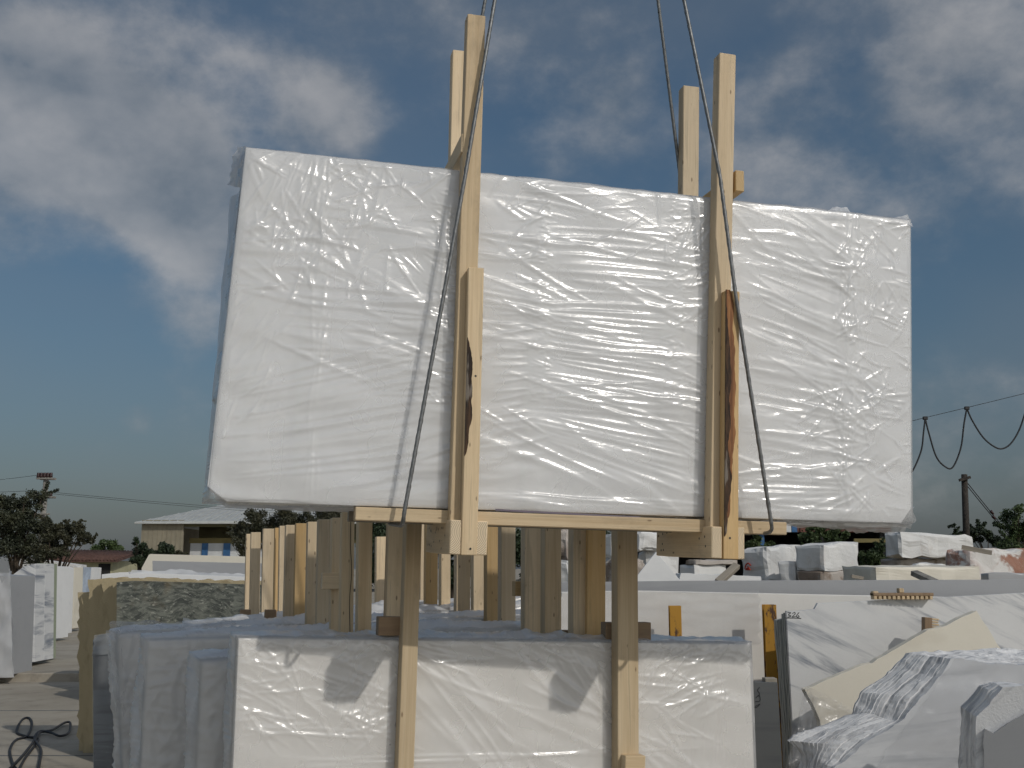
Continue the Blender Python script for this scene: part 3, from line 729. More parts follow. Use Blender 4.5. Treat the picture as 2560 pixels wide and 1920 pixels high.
WR = [
 (5.30, (590, 1590), (1880, 1605), .33, 'front film-wrapped pack of the standing row, two timber uprights across its face', sp0, .0062,
  [(1015, 1053, 1240, 989, 1031, 1905, False, WOOD), (1535, 1585, 1260, 1537, 1588, 1990, False, WOOD), (971, 1011, 1250, 961, 1001, 1600, True, WOODP), (1463, 1508, 1262, 1461, 1506, 1600, True, WOODY)],
  [(943, 1003, 1541, 1588, .02, WOODD), (1508, 1621, 1555, 1599, .05, WOODD), (1556, 1606, 1887, 1935, -.11, WOOD)]),
 (5.62, (500, 1650), (1490, 1600), .28, 'low film-wrapped pack just behind the front one, its rounded end showing', gen(500, 600, 1650, 1920, 40), .012,
  [(894, 928, 1270, 890, 924, 1590, False, WOOD), (1427, 1461, 1275, 1427, 1461, 1600, False, WOODP), (853, 884, 1281, 850, 880, 1590, True, WOOD), (1357, 1397, 1280, 1357, 1397, 1600, True, WOOD)],
  [(1396, 1424, 1575, 1599, .03, WOODD)]),
 (6.25, (366, 1598), (1390, 1566), .28, 'shaded film-wrapped pack with its long grey end left of the front pack', gen(360, 600, 1590, 1920, 60), .012,
  [(828, 853, 1295, 824, 849, 1590, False, WOODP), (1307, 1347, 1285, 1307, 1347, 1600, False, WOODP), (794, 825, 1299, 790, 820, 1580, True, WOODP), (1249, 1284, 1290, 1249, 1284, 1550, True, WOODP)],
  [(804, 850, 1432, 1473, -.10, WOODP), (1284, 1330, 1453, 1490, .05, WOODY)]),
 (6.90, (290, 1582), (1352, 1536), .28, 'film-wrapped pack at the left of the row with a narrow sunlit strip', gen(280, 420, 1580, 1900, 40), .012,
  [(768, 794, 1305, 764, 789, 1570, False, WOODP), (1213, 1245, 1295, 1213, 1245, 1540, False, WOODY), (738, 768, 1309, 734, 763, 1560, True, WOODY), (1180, 1207, 1296, 1180, 1207, 1540, True, WOODP)],
  [], 325),
 (7.50, (470, 1562), (1330, 1514), .28, 'film-wrapped pack fifth from the front of the standing row', gen(470, 700, 1550, 1600, 30), .02,
  [(713, 738, 1313, 708, 733, 1560, False, WOODP), (1139, 1173, 1300, 1138, 1171, 1540, False, WOODP), (698, 713, 1315, 694, 709, 1560, True, WOODP), (1100, 1123, 1304, 1099, 1122, 1540, True, WOODP)],
  [(661, 690, 1524, 1562, -.06, WOODD)]),
 (8.10, (560, 1562), (1312, 1492), .28, 'film-wrapped pack next to last in the standing row', gen(560, 900, 1500, 1600, 30), .02,
  [(686, 699, 1320, 682, 695, 1560, False, WOODY), (1063, 1092, 1305, 1062, 1090, 1540, False, WOODY), (657, 686, 1322, 652, 681, 1560, True, WOODP), (1049, 1060, 1306, 1048, 1059, 1540, True, WOODP)],
  [(599, 626, 1524, 1554, -.06, WOODD)]),
 (8.70, (560, 1556), (1210, 1512), .28, 'rearmost film-wrapped pack of the standing row, farthest left timbers', gen(560, 900, 1500, 1600, 20), .03,
  [(627, 651, 1331, 623, 646, 1560, False, WOODP), (939, 964, 1342, 939, 963, 1540, False, WOODP), (615, 628, 1335, 611, 624, 1550, True, WOODP)],
  []),
]
for i, w in enumerate(WR):
    e_, fr_ = row_bundle(i, w[0], w[1], w[2], w[3], w[4], w[5], w[6], w[7], w[8], left_bottom=w[9] if len(w) > 9 else None,
               bands=((700, 760, .06), (1040, 1120, .05), (1700, 1760, .08)) if i == 0 else (), fmat=FILM if i == 0 else FILML, bulge=.012 if i == 0 else .035, gain=1.5 if i == 0 else 2.0, ragged=.012)
    if i == 1:                                # a drying crack down one of the rear timbers
        yk = .28 + .048 - .0435; pk = spline([fr_.pt(877, 1288, yk), fr_.pt(876, 1360, yk), fr_.pt(879, 1430, yk), fr_.pt(874, 1500, yk), fr_.pt(875, 1588, yk)], 5)
        obj('timber_crack', tube_mesh(pk, .0022, 5), NAIL, e_)
    if i == 3:
        film_patch('film_flap', e_, [fr_.pt(272, 1600, .0), fr_.pt(470, 1585, -.02), fr_.pt(455, 1556, .1), fr_.pt(275, 1552, .1)], 24, 8, .03, FILMT, 31, .1)
        film_patch('film_flap', e_, [fr_.pt(312, 1930, .02), fr_.pt(338, 1930, -.02), fr_.pt(300, 1575, -.02), fr_.pt(268, 1575, .02)], 8, 30, .03, FILMT, 32, .1)
        film_patch('film_flap', e_, [fr_.pt(452, 1590, .02), fr_.pt(600, 1575, .02), fr_.pt(580, 1552, .1), fr_.pt(458, 1548, .1)], 20, 8, .05, FILML, 33, .1)

# ------------------------------------------------------------------ slabs left of the row
def pack(name, label, Y, poly, thick, n, mat, group=None, cat='slab stack', yaw=0.0, gap=.003, film=None, seed=1, jitter=.008, jag=0, step=None, stagger=0.0):
    """Slabs standing face to face; poly is the front face in photo pixels (at depth Y of its first point)."""
    p = [at(x, y, Y) for x, y in poly]; cx = sum(v.x for v in p) / len(p)
    fr = Fr((cx, Y, 0), yawm(yaw)); e = fr.empty(name); tag(e, label, cat, group)
    pts = [(lambda w_: (w_.x, w_.z))(fr.pt(x, y, 0)) for x, y in poly]
    t = thick / n; me = prism_mesh(pts, 0, t - gap, .002, jag, seed, step); me.materials.append(mat); rg = random.Random(seed)
    for k in range(n):
        o = obj('slab', me, None, e); o.location = (0 if k == 0 else rg.uniform(-jitter, jitter) - stagger * k, k * t, 0 if k == 0 else -rg.uniform(0, jitter))
    return e, fr
def foot_y(Y): return HOR + CH * F / Y
def left_stacks():
    # swirled granite stack with rough tan end
    Y = 9.7; e, fr = pack('granite_stack', 'stack of swirled grey-green granite slabs with rough tan left end', Y,
        [(291, foot_y(Y)), (291, 1456), (330, 1452), (450, 1455), (620, 1461), (780, 1466), (780, foot_y(Y))], .06, 2, GRANITE)
    pts = []
    for (x, y) in [(291, 1446), (780, 1458), (780, foot_y(Y)), (291, foot_y(Y))]:
        w_ = fr.pt(x, y, 0); pts.append((w_.x, w_.z))
    me = prism_mesh(pts, 0, .10, 0, .016, 4, .06); me.materials.append(TAN)
    rg = random.Random(3)
    for k in range(9):
        o = obj('slab', me, None, e); o.location = (-.085 * k + rg.uniform(-.03, .03) - (.06 if k > 5 else 0), .064 + k * .115, rg.uniform(-.02, .01) - (.14 if k > 6 else 0))
    # dark slate bundle in front of it
    Y = 7.55; e, fr = pack('slate_stack', 'narrow banded dark grey slate stack between tan stone and film pack', Y,
        [(234, foot_y(Y)), (232, 1600), (246, 1588), (318, 1576), (330, foot_y(Y))], .22, 5, SLATEB)
    film_patch('film_wrap', e, [fr.pt(230, 1640, -.02), fr.pt(320, 1630, -.02), fr.pt(316, 1574, -.01), fr.pt(236, 1588, -.01)], 12, 8, .012, FILMT, 41, .12)
    film_patch('film_wrap', e, [fr.pt(232, 1960, -.02), fr.pt(322, 1960, -.02), fr.pt(318, 1640, -.02), fr.pt(230, 1640, -.02)], 10, 24, .012, FILMT, 42, -.02)
    # far end of the lane: packs of slabs, end on
    LG = 'slab packs along the left side of the lane'
    def endpack(poly, Y, mat, label, depth, n=6, film=False, name='slab_stack'):
        e, fr = pack(name, label, Y, poly, depth, 2, mat, LG, 'slab stack', 0, .004, jitter=.004, seed=int(Y * 10))
        return e, fr
    e, fr = endpack([(-120, 1690), (14, 1690), (24, 1440), (-120, 1432)], 16.6, GREYM_SHADE, 'film-draped slab stack at the left edge of the picture', .9)
    film_patch('film_wrap', e, [fr.pt(-60, 1694, -.05), fr.pt(34, 1694, -.05), fr.pt(25, 1432, -.04), fr.pt(-60, 1430, -.04)], 14, 40, .05, FILML, 51, .30, 3)
    film_patch('film_wrap', e, [fr.pt(34, 1692, -.05), fr.pt(20, 1690, .8), fr.pt(24, 1425, .8), fr.pt(25, 1432, -.04)], 8, 30, .04, FILML, 52, .30, 3)
    endpack([(-40, 1655), (86, 1655), (89, 1409), (60, 1416), (28, 1440), (-40, 1446)], 19.6, VEINED, 'grey-veined white marble stack beside the film-draped one', .8)
    endpack([(91, 1648), (112, 1650), (116, 1409), (92, 1408)], 20.6, GREENS, 'narrow greenish slab pack beside the veined marble', .5, 4)
    endpack([(114, 1597), (136, 1597), (140, 1416), (118, 1415)], 26.0, MARBLE, 'white slab pack right of the greenish slab', .8)
    endpack([(138, 1588), (147, 1586), (153, 1420), (140, 1416)], 27.5, MARBLE, 'thin white slab pack farther down the lane', .8)
    endpack([(146, 1578), (160, 1574), (164, 1418), (154, 1418)], 29.5, CREAM, 'cream slab pack far down the lane', 1.2)
    e, fr = endpack([(160, 1552), (170, 1551), (178, 1418), (166, 1418)], 34.5, GREYM_SHADE, 'pale grey slab pack far down the lane', 1.0)
    e, fr = endpack([(170, 1552), (190, 1552), (202, 1418), (177, 1418)], 35.5, flat('bluish_wrapped_stone', (.45, .52, .62), .5, 0, 1.4, .3), 'bluish wrapped slab pack at the far end of the lane', .9)
    film_patch('film_wrap', e, [fr.pt(170, 1552, -.05), fr.pt(194, 1552, -.05), fr.pt(204, 1416, -.05), fr.pt(176, 1416, -.05)], 10, 30, .15, FILML, 55, .15, 4)
    endpack([(196, 1540), (206, 1540), (213, 1419), (203, 1418)], 38.0, MARBLE, 'last white slab at the far end of the lane', 1.5)
    e, fr = pack('slab_stack', 'long pale stack running back behind the lane packs', 40, [(-60, 1535), (190, 1535), (190, 1412), (70, 1396), (-60, 1390)], 1.0, 5, BLOCK, LG)
    # packs in the middle distance, seen over the granite
    MG = 'pale stone lying behind the granite'
    e, fr = pack('stone_block', 'long cream stone block lying behind the granite stack', 17.0, [(354, 1450), (354, 1420), (372, 1387), (376, 1385), (720, 1394), (720, 1450)], .8, 3, CREAM, MG, 'stone block')
    pack('slab_stack', 'grey-white slab leaning on the cream block', 16.2, [(382, 1460), (381, 1402), (720, 1410), (720, 1460)], .12, 2, GREYM_SHADE, MG)
    e, fr = pack('slab_bundle', 'low film-covered pack behind the granite stack', 13.6, [(312, foot_y(13.6)), (312, 1437), (345, 1432), (720, 1446), (720, foot_y(13.6))], .5, 5, MARBLE, MG, 'slab bundle')
    film_patch('film_wrap', e, [fr.pt(308, 1462, -.04), fr.pt(720, 1470, -.04), fr.pt(720, 1440, .3), fr.pt(330, 1424, .3)], 60, 10, .06, FILML, 61, .3, 6)
    pack('slab_stack', 'white slab stack behind the left corner of the granite', 15.0, [(254, foot_y(15)), (254, 1436), (300, 1431), (360, 1429), (360, foot_y(15))], .8, 6, MARBLE, MG)
left_stacks()

# loose cable on the concrete
def cable():
    z = .012
    def g(px, py):
        d = ray(px, py); t = (z - CH) / d.z; p = EYE + d * t; return p
    pts = [g(30, 1965), g(60, 1900), (g(95, 1850)), g(70, 1842), g(42, 1830), g(55, 1800), g(72, 1795), g(80, 1810), g(68, 1840), g(40, 1850), g(25, 1875), g(32, 1910), g(48, 1930)]
    p2 = [g(22, 1930), g(60, 1890), g(90, 1850), g(100, 1836), g(130, 1830), g(160, 1812), g(175, 1812), g(172, 1836), g(150, 1845), g(125, 1836), g(98, 1834), g(86, 1852), g(102, 1880), g(98, 1915), g(90, 1960)]
    o = obj('cable', tube_mesh(spline(pts, 8), .013, 8), CABLEM); tag(o, 'thin black cable looped on the concrete, left coil', 'cable', 'black cables on the ground')
    o = obj('cable', tube_mesh(spline([p + Vector((0, 0, .02)) for p in p2], 8), .013, 8), CABLEM); tag(o, 'black cable with a bow-shaped loop nearest the tan stone', 'cable', 'black cables on the ground')
cable()

# ------------------------------------------------------------------ stone on the right
def strokes(parent, fr, ly, lines, r, mat, name):
    """Hand-drawn marks as thin raised lines on a face (local plane y = ly)."""
    v = []; f = []
    for ln in lines:
        p = spline([fr.pt(x, y, ly) for x, y in ln], 5) if len(ln) > 2 else [fr.pt(x, y, ly) for x, y in ln]
        me = tube_mesh(p, r, 6); k = len(v)
        v += [tuple(q.co) for q in me.vertices]; f += [tuple(i + k for i in q.vertices) for q in me.polygons]; bpy.data.meshes.remove(me)
    return obj(name, mesh(name, v, f), mat, parent)
def broken_outline(pts, k, counts, amp, seed):
    """Resample an outline and break it: big bites shared by neighbouring slabs, small chips of their own."""
    q = []; n_ = len(pts)
    for i, a in enumerate(pts):
        b = pts[(i + 1) % n_]; m = counts[i]; dx, dz = b[0] - a[0], b[1] - a[1]; ln = math.hypot(dx, dz) + 1e-9
        for t in range(m):
            x, z = a[0] + dx * t / m, a[1] + dz * t / m
            h = amp * (1.5 * mnoise.noise(Vector((x * 4, z * 4, k * .15 + seed))) + .8 * mnoise.noise(Vector((x * 13, z * 13, k * .35 + seed))) + .4 * mnoise.noise(Vector((x * 40, z * 40, k * .9 + seed))))
            q.append((x + dz / ln * h, z - dx / ln * h))
    return q
def rough_pack(name, label, cat, Y, yaw, layers, t, mat, edge_mat=None, step=.03, amp=.02, group=None, ledge=.35, flat_first=False):
    """Broken-edged slabs: each layer has its own outline (pixels at the front plane) and breaks obliquely towards the next."""
    p = [at(x, y, Y) for x, y in layers[0]]; cx = sum(q.x for q in p) / len(p)
    fr = Fr((cx, Y, 0), yawm(yaw)); e = fr.empty(name); tag(e, label, cat, group); outs = []; counts = None; rg = random.Random(8)
    for k, poly in enumerate(layers):
        pts = [(lambda w_: (w_.x, max(.03, w_.z)))(fr.pt(x, y, k * t)) for x, y in poly]
        if counts is None: counts = [max(1, int(math.hypot(pts[(i + 1) % len(pts)][0] - a[0], pts[(i + 1) % len(pts)][1] - a[1]) / step)) for i, a in enumerate(pts)]
        outs.append(broken_outline(pts, k, counts, amp, cx))
    for k in range(len(outs)):
        a, b = outs[k], outs[min(k + 1, len(outs) - 1)]; lg = 1.0 if k == 0 and flat_first else ledge * rg.uniform(.1, 1.6); n = len(a)
        v = [(x, 0, z) for x, z in a] + [(x + (x2 - x) * (1 - lg), t - .001, z + (z2 - z) * (1 - lg)) for (x, z), (x2, z2) in zip(a, b)]
        f = [tuple(range(n)), tuple(range(2 * n - 1, n - 1, -1))] + [(i, i + n, (i + 1) % n + n, (i + 1) % n) for i in range(n)]
        bm = bmesh.new(); me0 = mesh('slab', v, f); bm.from_mesh(me0); bmesh.ops.recalc_face_normals(bm, faces=bm.faces); bm.to_mesh(me0); bm.free()
        o = obj('slab', me0, mat if k == 0 or edge_mat is None else edge_mat, e); o.location = (0, k * t, 0)
    return e, fr
def right_stone():
    # wide white pack at the back; the slab strip above has its shade put into the grey
    Y = 9.2
    e, fr = pack('slab_stack', 'wide stack of white slabs behind the two rusty yellow stakes', Y, [(1330, foot_y(Y)), (1405, 1482), (1600, 1478), (2160, 1490), (2700, 1500), (2700, foot_y(Y))], .36, 6, MARBLEW, yaw=.02)
    film_patch('film_wrap', e, [fr.pt(1394, 1600, -.012), fr.pt(1900, 1610, -.012), fr.pt(1900, 1478, -.010), fr.pt(1404, 1476, -.010)], 70, 20, .012, FILMT, 71, -.06, 5)
    Y = 9.75
    e, fr = pack('slab_stack', 'slab whose shade-grey top strip shows behind the wide white stack', Y, [(1400, foot_y(Y)), (1403, 1456), (1700, 1452), (2560, 1449), (2760, 1448), (2760, foot_y(Y))], .3, 5, GREYM_SHADE, yaw=0)
    # rusty yellow steel stakes
    for (x0, x1, yt, Y, lab) in ((1671, 1700, 1514, 8.95, 'rusty yellow steel stake showing only its top above the front pack'), (1905, 1936, 1511, 8.95, 'tall rusty yellow steel stake left of the veined marble stack')):
        a = at(x0, yt, Y); b = at(x1, yt, Y); w_ = b.x - a.x
        e = empty('steel_stake', ((a.x + b.x) / 2, Y, 0)); tag(e, lab, 'stake', 'rusty yellow steel stakes')
        box('flange', e, (-w_ / 2, 0, 0), (w_ / 2, .012, a.z), YELLOW, .002)
        box('web', e, (-w_ * .08, -.05, 0), (w_ * .05, 0, a.z - .004), YELLOW, .002)
        box('flange', e, (-w_ / 2, -.062, 0), (w_ / 2, -.05, a.z), YELLOW, .002)
    # veined stack with the number
    Y = 8.35; base = [(1990, foot_y(Y)), (1966, 1530), (2036, 1523), (2044, 1508), (2300, 1496), (2560, 1482), (2720, 1474), (2720, foot_y(Y))]
    e, fr = pack('slab_stack', 'white marble stack with grey diagonal veins and a number written in its corner', Y, base, .035, 1, VEINED, yaw=.06)
    for k in range(6):
        p = [(1990 - 4 * k, foot_y(Y)), (1966 - 5 * k - (4 if k > 2 else 0), 1528 + (4 * k if k < 3 else 22)), (2100, 1524), (2560, 1496), (2720, 1490), (2720, foot_y(Y))]
        pts = [(lambda w_: (w_.x, w_.z))(fr.pt(x, y, .04 + .034 * k)) for x, y in p]
        o = obj('slab', prism_mesh(pts, 0, .030, .002, .004, k, .08), SAWN, e); o.location = (0, .04 + .034 * k, 0)
    strokes(e, fr, -.001, [[(1969, 1531), (1977, 1532), (1971, 1537), (1978, 1540), (1969, 1543)], [(1981, 1534), (1986, 1531), (1988, 1535), (1981, 1542), (1990, 1541)],
                           [(1998, 1531), (1992, 1538), (1993, 1543), (1998, 1542), (1995, 1538)], [(1962, 1545), (1985, 1545), (2003, 1546)]], .0028, INK, 'written_number')
    # dark slab with writing, between stake and stack
    Y = 7.6
    e, fr = pack('slab_stack', 'dark grey slab with handwritten marks beside the front pack', Y, [(1884, foot_y(Y)), (1884, 1705), (1944, 1707), (1962, foot_y(Y))], .12, 3, DARKS)
    strokes(e, fr, -.001, [[(1899, 1718), (1894, 1726), (1899, 1734), (1895, 1742)], [(1889, 1745), (1898, 1738), (1900, 1752), (1888, 1754)], [(1888, 1766), (1900, 1760), (1892, 1768), (1886, 1768)]], .0028, INK, 'written_marks')
    o = box('stone_offcut', None, at(1911, 1706, 7.68) - Vector((0, .02, 0)), at(1941, 1695, 7.68) + Vector((0, .07, 0)), KERBM, .004); tag(o, 'small grey stone offcut lying on the dark slab', 'stone offcut')
    # cream triangular slab, film over its left corner
    Y = 7.7
    e, fr = pack('cream_slab', 'cream limestone slab with slanting broken top edge', Y, [(2012, 1724), (2120, 1676), (2180, 1656), (2260, 1610), (2320, 1574), (2362, 1566), (2400, 1545), (2441, 1527), (2470, 1572), (2540, 1680), (2560, foot_y(Y)), (2060, foot_y(Y)), (2050, 1800)], .09, 3, CREAM, jag=.004, step=.05, cat='stone slab', yaw=.03)
    film_patch('film_wrap', e, [fr.pt(1965, 1935, -.05), fr.pt(2150, 1850, -.05), fr.pt(2150, 1780, -.03), fr.pt(2020, 1716, -.02)], 20, 24, .05, FILMT, 81, -.05, 4)
    film_patch('film_wrap', e, [fr.pt(1958, 1950, -.02), fr.pt(2000, 1935, -.06), fr.pt(2045, 1745, -.03), fr.pt(2010, 1726, .0)], 10, 24, .03, FILMT, 82, -.04, 4)
    # notched timber bits on the slabs
    def notched(px0, px1, py0, py1, Y, label, vertical=False, z0=None):
        a, b = at(px0, py1, Y), at(px1, py0, Y); w_, h_ = b.x - a.x, b.z - a.z; rg = random.Random(5)
        e = empty('notched_timber', (a.x, Y, a.z)); tag(e, label, 'timber offcut', 'notched timber spacers on the stone')
        if not vertical:
            box('strip', e, (0, 0, h_ * .42), (w_, .08, h_ * .8), WOODD, .004)
            n = 13
            for k in range(n): box('tooth', e, (w_ * (k + .12) / n, .002, 0), (w_ * (k + .8) / n, .078, h_ * .425), WOOD, .003)
            box('lump', e, (w_ * .44, .01, h_ * .8), (w_ * .52, .07, h_ * 1.35), WOOD, .004); box('lump', e, (0, .01, h_ * .3), (w_ * .10, .07, h_ * 1.0), WOOD, .008)
        else:
            box('strip', e, (0, 0, 0), (w_ * .5, .07, h_), WOODD, .004)
            for k in range(6): box('tooth', e, (w_ * .5, .002, h_ * (k + .1) / 6), (w_ * rg.uniform(.8, 1.0), .068, h_ * (k + .8) / 6), WOOD, .003)
        return e
    notched(2184, 2334, 1478, 1499, 8.28, 'notched timber strip lying along the top of the veined stack')
    e = notched(2312, 2346, 1543, 1583, 8.1, 'short notched timber standing on edge of the cream slab', True); e.rotation_euler = (0, R_(4), 0)
    # broken blue-grey slabs at the lower right: stepped, ragged edges running diagonally
    Y = 6.15; T = .020; layers = []
    n = 15
    for k in range(n):
        s_ = k / (n - 1)
        top = [(2560 + 180, 1672 - 50 * s_), (2460, 1655 - 30 * s_), (2400 - 90 * s_, 1640 - 4 * s_), (2375 - 105 * s_, 1646 - 10 * s_)]
        dia = [(2350 - 118 * s_, 1690 - 20 * s_), (2300 - 150 * s_, 1745 - 15 * s_), (2262 - 130 * s_, 1800 - 16 * s_), (2200 - 190 * s_, 1836 - 12 * s_), (2150 - 180 * s_, 1868 - 16 * s_), (2085 - 78 * s_, 1920 - 34 * s_), (2055 - 58 * s_, 2000)]
        layers.append(top + dia + [(2010 - 14 * s_, 2400), (2740, 2400)])
    e, fr = rough_pack('slab_stack', 'stack of blue-grey streaked slabs with ragged diagonal broken edge', 'slab stack', Y, .05, layers, T, VEINEDH, BROKEN, .012, .016)
    film_patch('film_wrap', e, [fr.pt(2190, 1920, -.02), fr.pt(2680, 1920, -.02), fr.pt(2680, 1650, -.01), fr.pt(2390, 1645, -.01)], 50, 30, .016, FILMT, 91, -.08, 4)
    # nearest stack on the right edge
    Y = 5.35; layers = []
    for k in range(7):
        layers.append([(2470 - 10 * k, 2600), (2452 - 9 * k, 1800 - 6 * k), (2480 - 6 * k, 1770 - 9 * k), (2500 - 9 * k, 1738 - 4 * k), (2512 - 6 * k, 1718 - 2 * k), (2620, 1712), (2800, 1712), (2800, 2600)])
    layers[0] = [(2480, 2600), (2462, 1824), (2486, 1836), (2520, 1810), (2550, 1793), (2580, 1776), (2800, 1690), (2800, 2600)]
    rough_pack('slab_stack', 'nearest shaded slab stack cut off by the right edge of the picture', 'slab stack', Y, -.45, layers, .030, GREYM_SHADE, BROKEN, .014, .010, flat_first=True)
right_stone()

# ------------------------------------------------------------------ quarry blocks on the bank
BG = 'rough quarry blocks on the bank'
def block(x0, x1, x2, yt, yb, Y, psi, mat, label, yt0=None, yt2=None, seed=1, rough=.05, name='marble_block'):
    """Rough block seen on a corner: left face x0..x1, right face x1..x2."""
    ca, sa = math.cos(psi), math.sin(psi); c0 = at(x1, yb, Y); top = at(x1, yt, Y)
    tx = (x2 - 1280) / F / (math.cos(TH) + math.sin(TH) * .0); 
    def solve(px, ux, uy):
        d = ray(px, (yt + yb) / 2); t_ = d.x / d.y; return (t_ * Y - c0.x) / (ux - t_ * uy)
    Lr = max(.3, solve(x2, ca, sa)); Ll = max(.25, solve(x0, -sa, ca))
    h_ = top.z - c0.z; e0 = 0 if yt0 is None else (yt - yt0) / F * Y; e2 = 0 if yt2 is None else (yt - yt2) / F * Y
    bm = bmesh.new(); bmesh.ops.create_cube(bm, size=1); bmesh.ops.subdivide_edges(bm, edges=list(bm.edges), cuts=7, use_grid_fill=True)
    for v in bm.verts:
        u, w_, z = v.co.x + .5, v.co.y + .5, v.co.z + .5
        p = Vector((u * Lr, w_ * Ll, z * (h_ + e2 * u + e0 * w_)))
        ne = sum(1 for q in (u, w_, z) if q < .01 or q > .99)
        nz = Vector((mnoise.noise(p * 2.1 + Vector((seed, 0, 0))), mnoise.noise(p * 2.1 + Vector((0, seed, 9))), mnoise.noise(p * 2.1 + Vector((5, 0, seed)))))
        n2 = mnoise.noise(p * 6 + Vector((seed * 2, 3, 1)))
        p += nz * rough + Vector((n2, n2, n2)) * rough * .35
        if ne >= 2:
            ctr = Vector((Lr / 2, Ll / 2, h_ / 2)); p += (ctr - p).normalized() * rough * (.5 + .9 * abs(nz.x) * 2)
        v.co = p
    o = obj(name, bm_mesh(name, bm), mat); o.location = c0; o.rotation_euler = (0, 0, psi); tag(o, label, 'stone block', BG)
    return o
def blocks():
    p = R_(38)
    o = block(1850, 1920, 2004, 1364, 1462, 24, p, BLOCK, 'white quarry block with a small red mark on its grey face', yt0=1372, yt2=1356, seed=2)
    c = at(1870, 1418, 24 + .1); 
    strk = [[(1862, 1422), (1865, 1412), (1871, 1408), (1877, 1414)], [(1864, 1424), (1876, 1424)], [(1866, 1421), (1874, 1421)], [(1869, 1416), (1873, 1422)]]
    fr = Fr(o.location, yawm(p)); 
    def leftface(x, y):                                   # the block's left face is its local plane x = 0
        q = fr.Ri @ (EYE - fr.o); d = fr.Ri @ ray(x, y); return q + d * ((-.06 - q.x) / d.x)
    v = []; f = []
    for ln in strk:
        me = tube_mesh(spline([leftface(*t_) for t_ in ln], 4), .016, 6); k = len(v)
        v += [tuple(q.co) for q in me.vertices]; f += [tuple(i + k for i in q.vertices) for q in me.polygons]; bpy.data.meshes.remove(me)
    obj('painted_mark', mesh('painted_mark', v, f), REDP, o)
    block(1945, 1992, 2010, 1402, 1464, 23.2, R_(60), BLOCK, 'small grey block wedged under the corner of two larger ones', seed=3)
    block(1990, 2062, 2134, 1428, 1470, 22.6, p, BROWNB, 'crusted low block carrying a squared white block', yt2=1424, seed=4)
    block(1987, 2062, 2150, 1362, 1428, 22.6, p, BLOCK, 'squared white block sitting on a crusted low block', yt0=1362, yt2=1350, seed=5, rough=.035)
    block(2209, 2254, 2438, 1326, 1394, 27, R_(24), BLOCK, 'large wedge-topped white block highest on the right bank', yt0=1330, yt2=1336, seed=6, rough=.07)
    block(2200, 2250, 2430, 1396, 1470, 27.4, R_(24), BROWNB, 'brown crusted block underneath the large wedge-topped block', seed=16, rough=.08)
    block(2358, 2440, 2600, 1376, 1470, 22, R_(34), RUSTB, 'rust-stained white block at the right edge', yt0=1374, yt2=1370, seed=7, rough=.08)
    block(2104, 2192, 2452, 1418, 1475, 20.3, R_(9), CREAM, 'long cream slab block lying in front of the right-hand blocks', yt0=1414, yt2=1416, seed=8, rough=.03)
    block(2270, 2290, 2366, 1408, 1440, 21.6, R_(20), BLOCK, 'small white rubble piece beside the rust-stained block', seed=9, rough=.06)
    block(2452, 2470, 2700, 1432, 1470, 19.4, R_(4), GREYM_SHADE, 'grey slab edge at the far right behind the veined stack', seed=10, rough=.02)
    block(1402, 1418, 1445, 1318, 1402, 23.5, R_(52), BROWNB, 'brown-crusted tall block seen between the timbers', seed=11, rough=.09)
    block(1398, 1420, 1446, 1402, 1470, 23, R_(46), BLOCK, 'grey block under the brown-crusted tall one', seed=12, rough=.06)
    block(1505, 1530, 1560, 1336, 1396, 22.8, R_(30), BLOCK, 'pale block just left of the right-hand timber', seed=13, rough=.05)
    block(1510, 1535, 1612, 1396, 1470, 22.4, R_(26), BROWNB, 'dark mottled block below the pale one by the timber', seed=14, rough=.09)
    block(1570, 1600, 1664, 1330, 1378, 23, R_(28), BLOCK, 'rough upper block right of the timber, under the rail', yt2=1334, seed=15, rough=.07)
    block(1596, 1622, 1700, 1378, 1470, 23.4, R_(28), BLOCK, 'white block beneath the rough upper block', seed=17, rough=.06)
    block(1712, 1738, 1846, 1400, 1412, 21.6, R_(18), BROWNB, 'flat crusted stone lying across two low white blocks', seed=18, rough=.04)
    block(1698, 1736, 1818, 1411, 1470, 21.6, R_(24), BLOCK, 'low white block carrying the flat crusted stone', seed=19, rough=.03)
    block(1300, 1318, 1346, 1412, 1470, 23, R_(30), BLOCK, 'small pale block between the second and third right-hand timbers', seed=20, rough=.06)
    block(1352, 1366, 1378, 1384, 1470, 23, R_(30), BLOCK, 'narrow pale block seen between two middle timbers', seed=21, rough=.06)
    # triangular offcut and low slab in front of the blocks
    e, fr = pack('triangular_slab', 'white triangular slab offcut pointing up behind the wide stack', 14.5, [(1560, 1475), (1584, 1451), (1640, 1379), (1702, 1452), (1720, 1475)], .05, 1, MARBLE, cat='stone slab', jag=.006, step=.1)
    e.location.z = 0
    pack('slab_stack', 'low white slab with chipped top behind the wide stack', 15, [(1690, 1480), (1702, 1433), (1790, 1436), (1903, 1441), (1910, 1480)], .5, 3, MARBLE, jag=.008, step=.1)
    a, b = at(1795, 1456, 14.6), at(1842, 1414, 14.9); o = beam('timber_offcut', None, a, b, .10, .07, WOODG); tag(o, 'grey-brown timber stick leaning on the low white slab', 'timber offcut')
    a, b = at(2285, 1432, 17.5), at(2342, 1458, 17.0); o = beam('timber_offcut', None, a, b, .13, .08, GLASSY); tag(o, 'grey plank lying askew on the long cream block', 'timber offcut')
    a, b = at(2404, 1368, 21.2), at(2480, 1382, 21.0); o = beam('timber_offcut', None, a, b, .09, .06, WOODG); tag(o, 'dark plank on top of the rust-stained block', 'timber offcut')
    a, b = at(2128, 1440, 19.7), at(2158, 1446, 19.7); o = beam('timber_offcut', None, a, b, .06, .05, WOODG); tag(o, 'tiny timber chip against the end of the long cream block', 'timber offcut')
blocks()

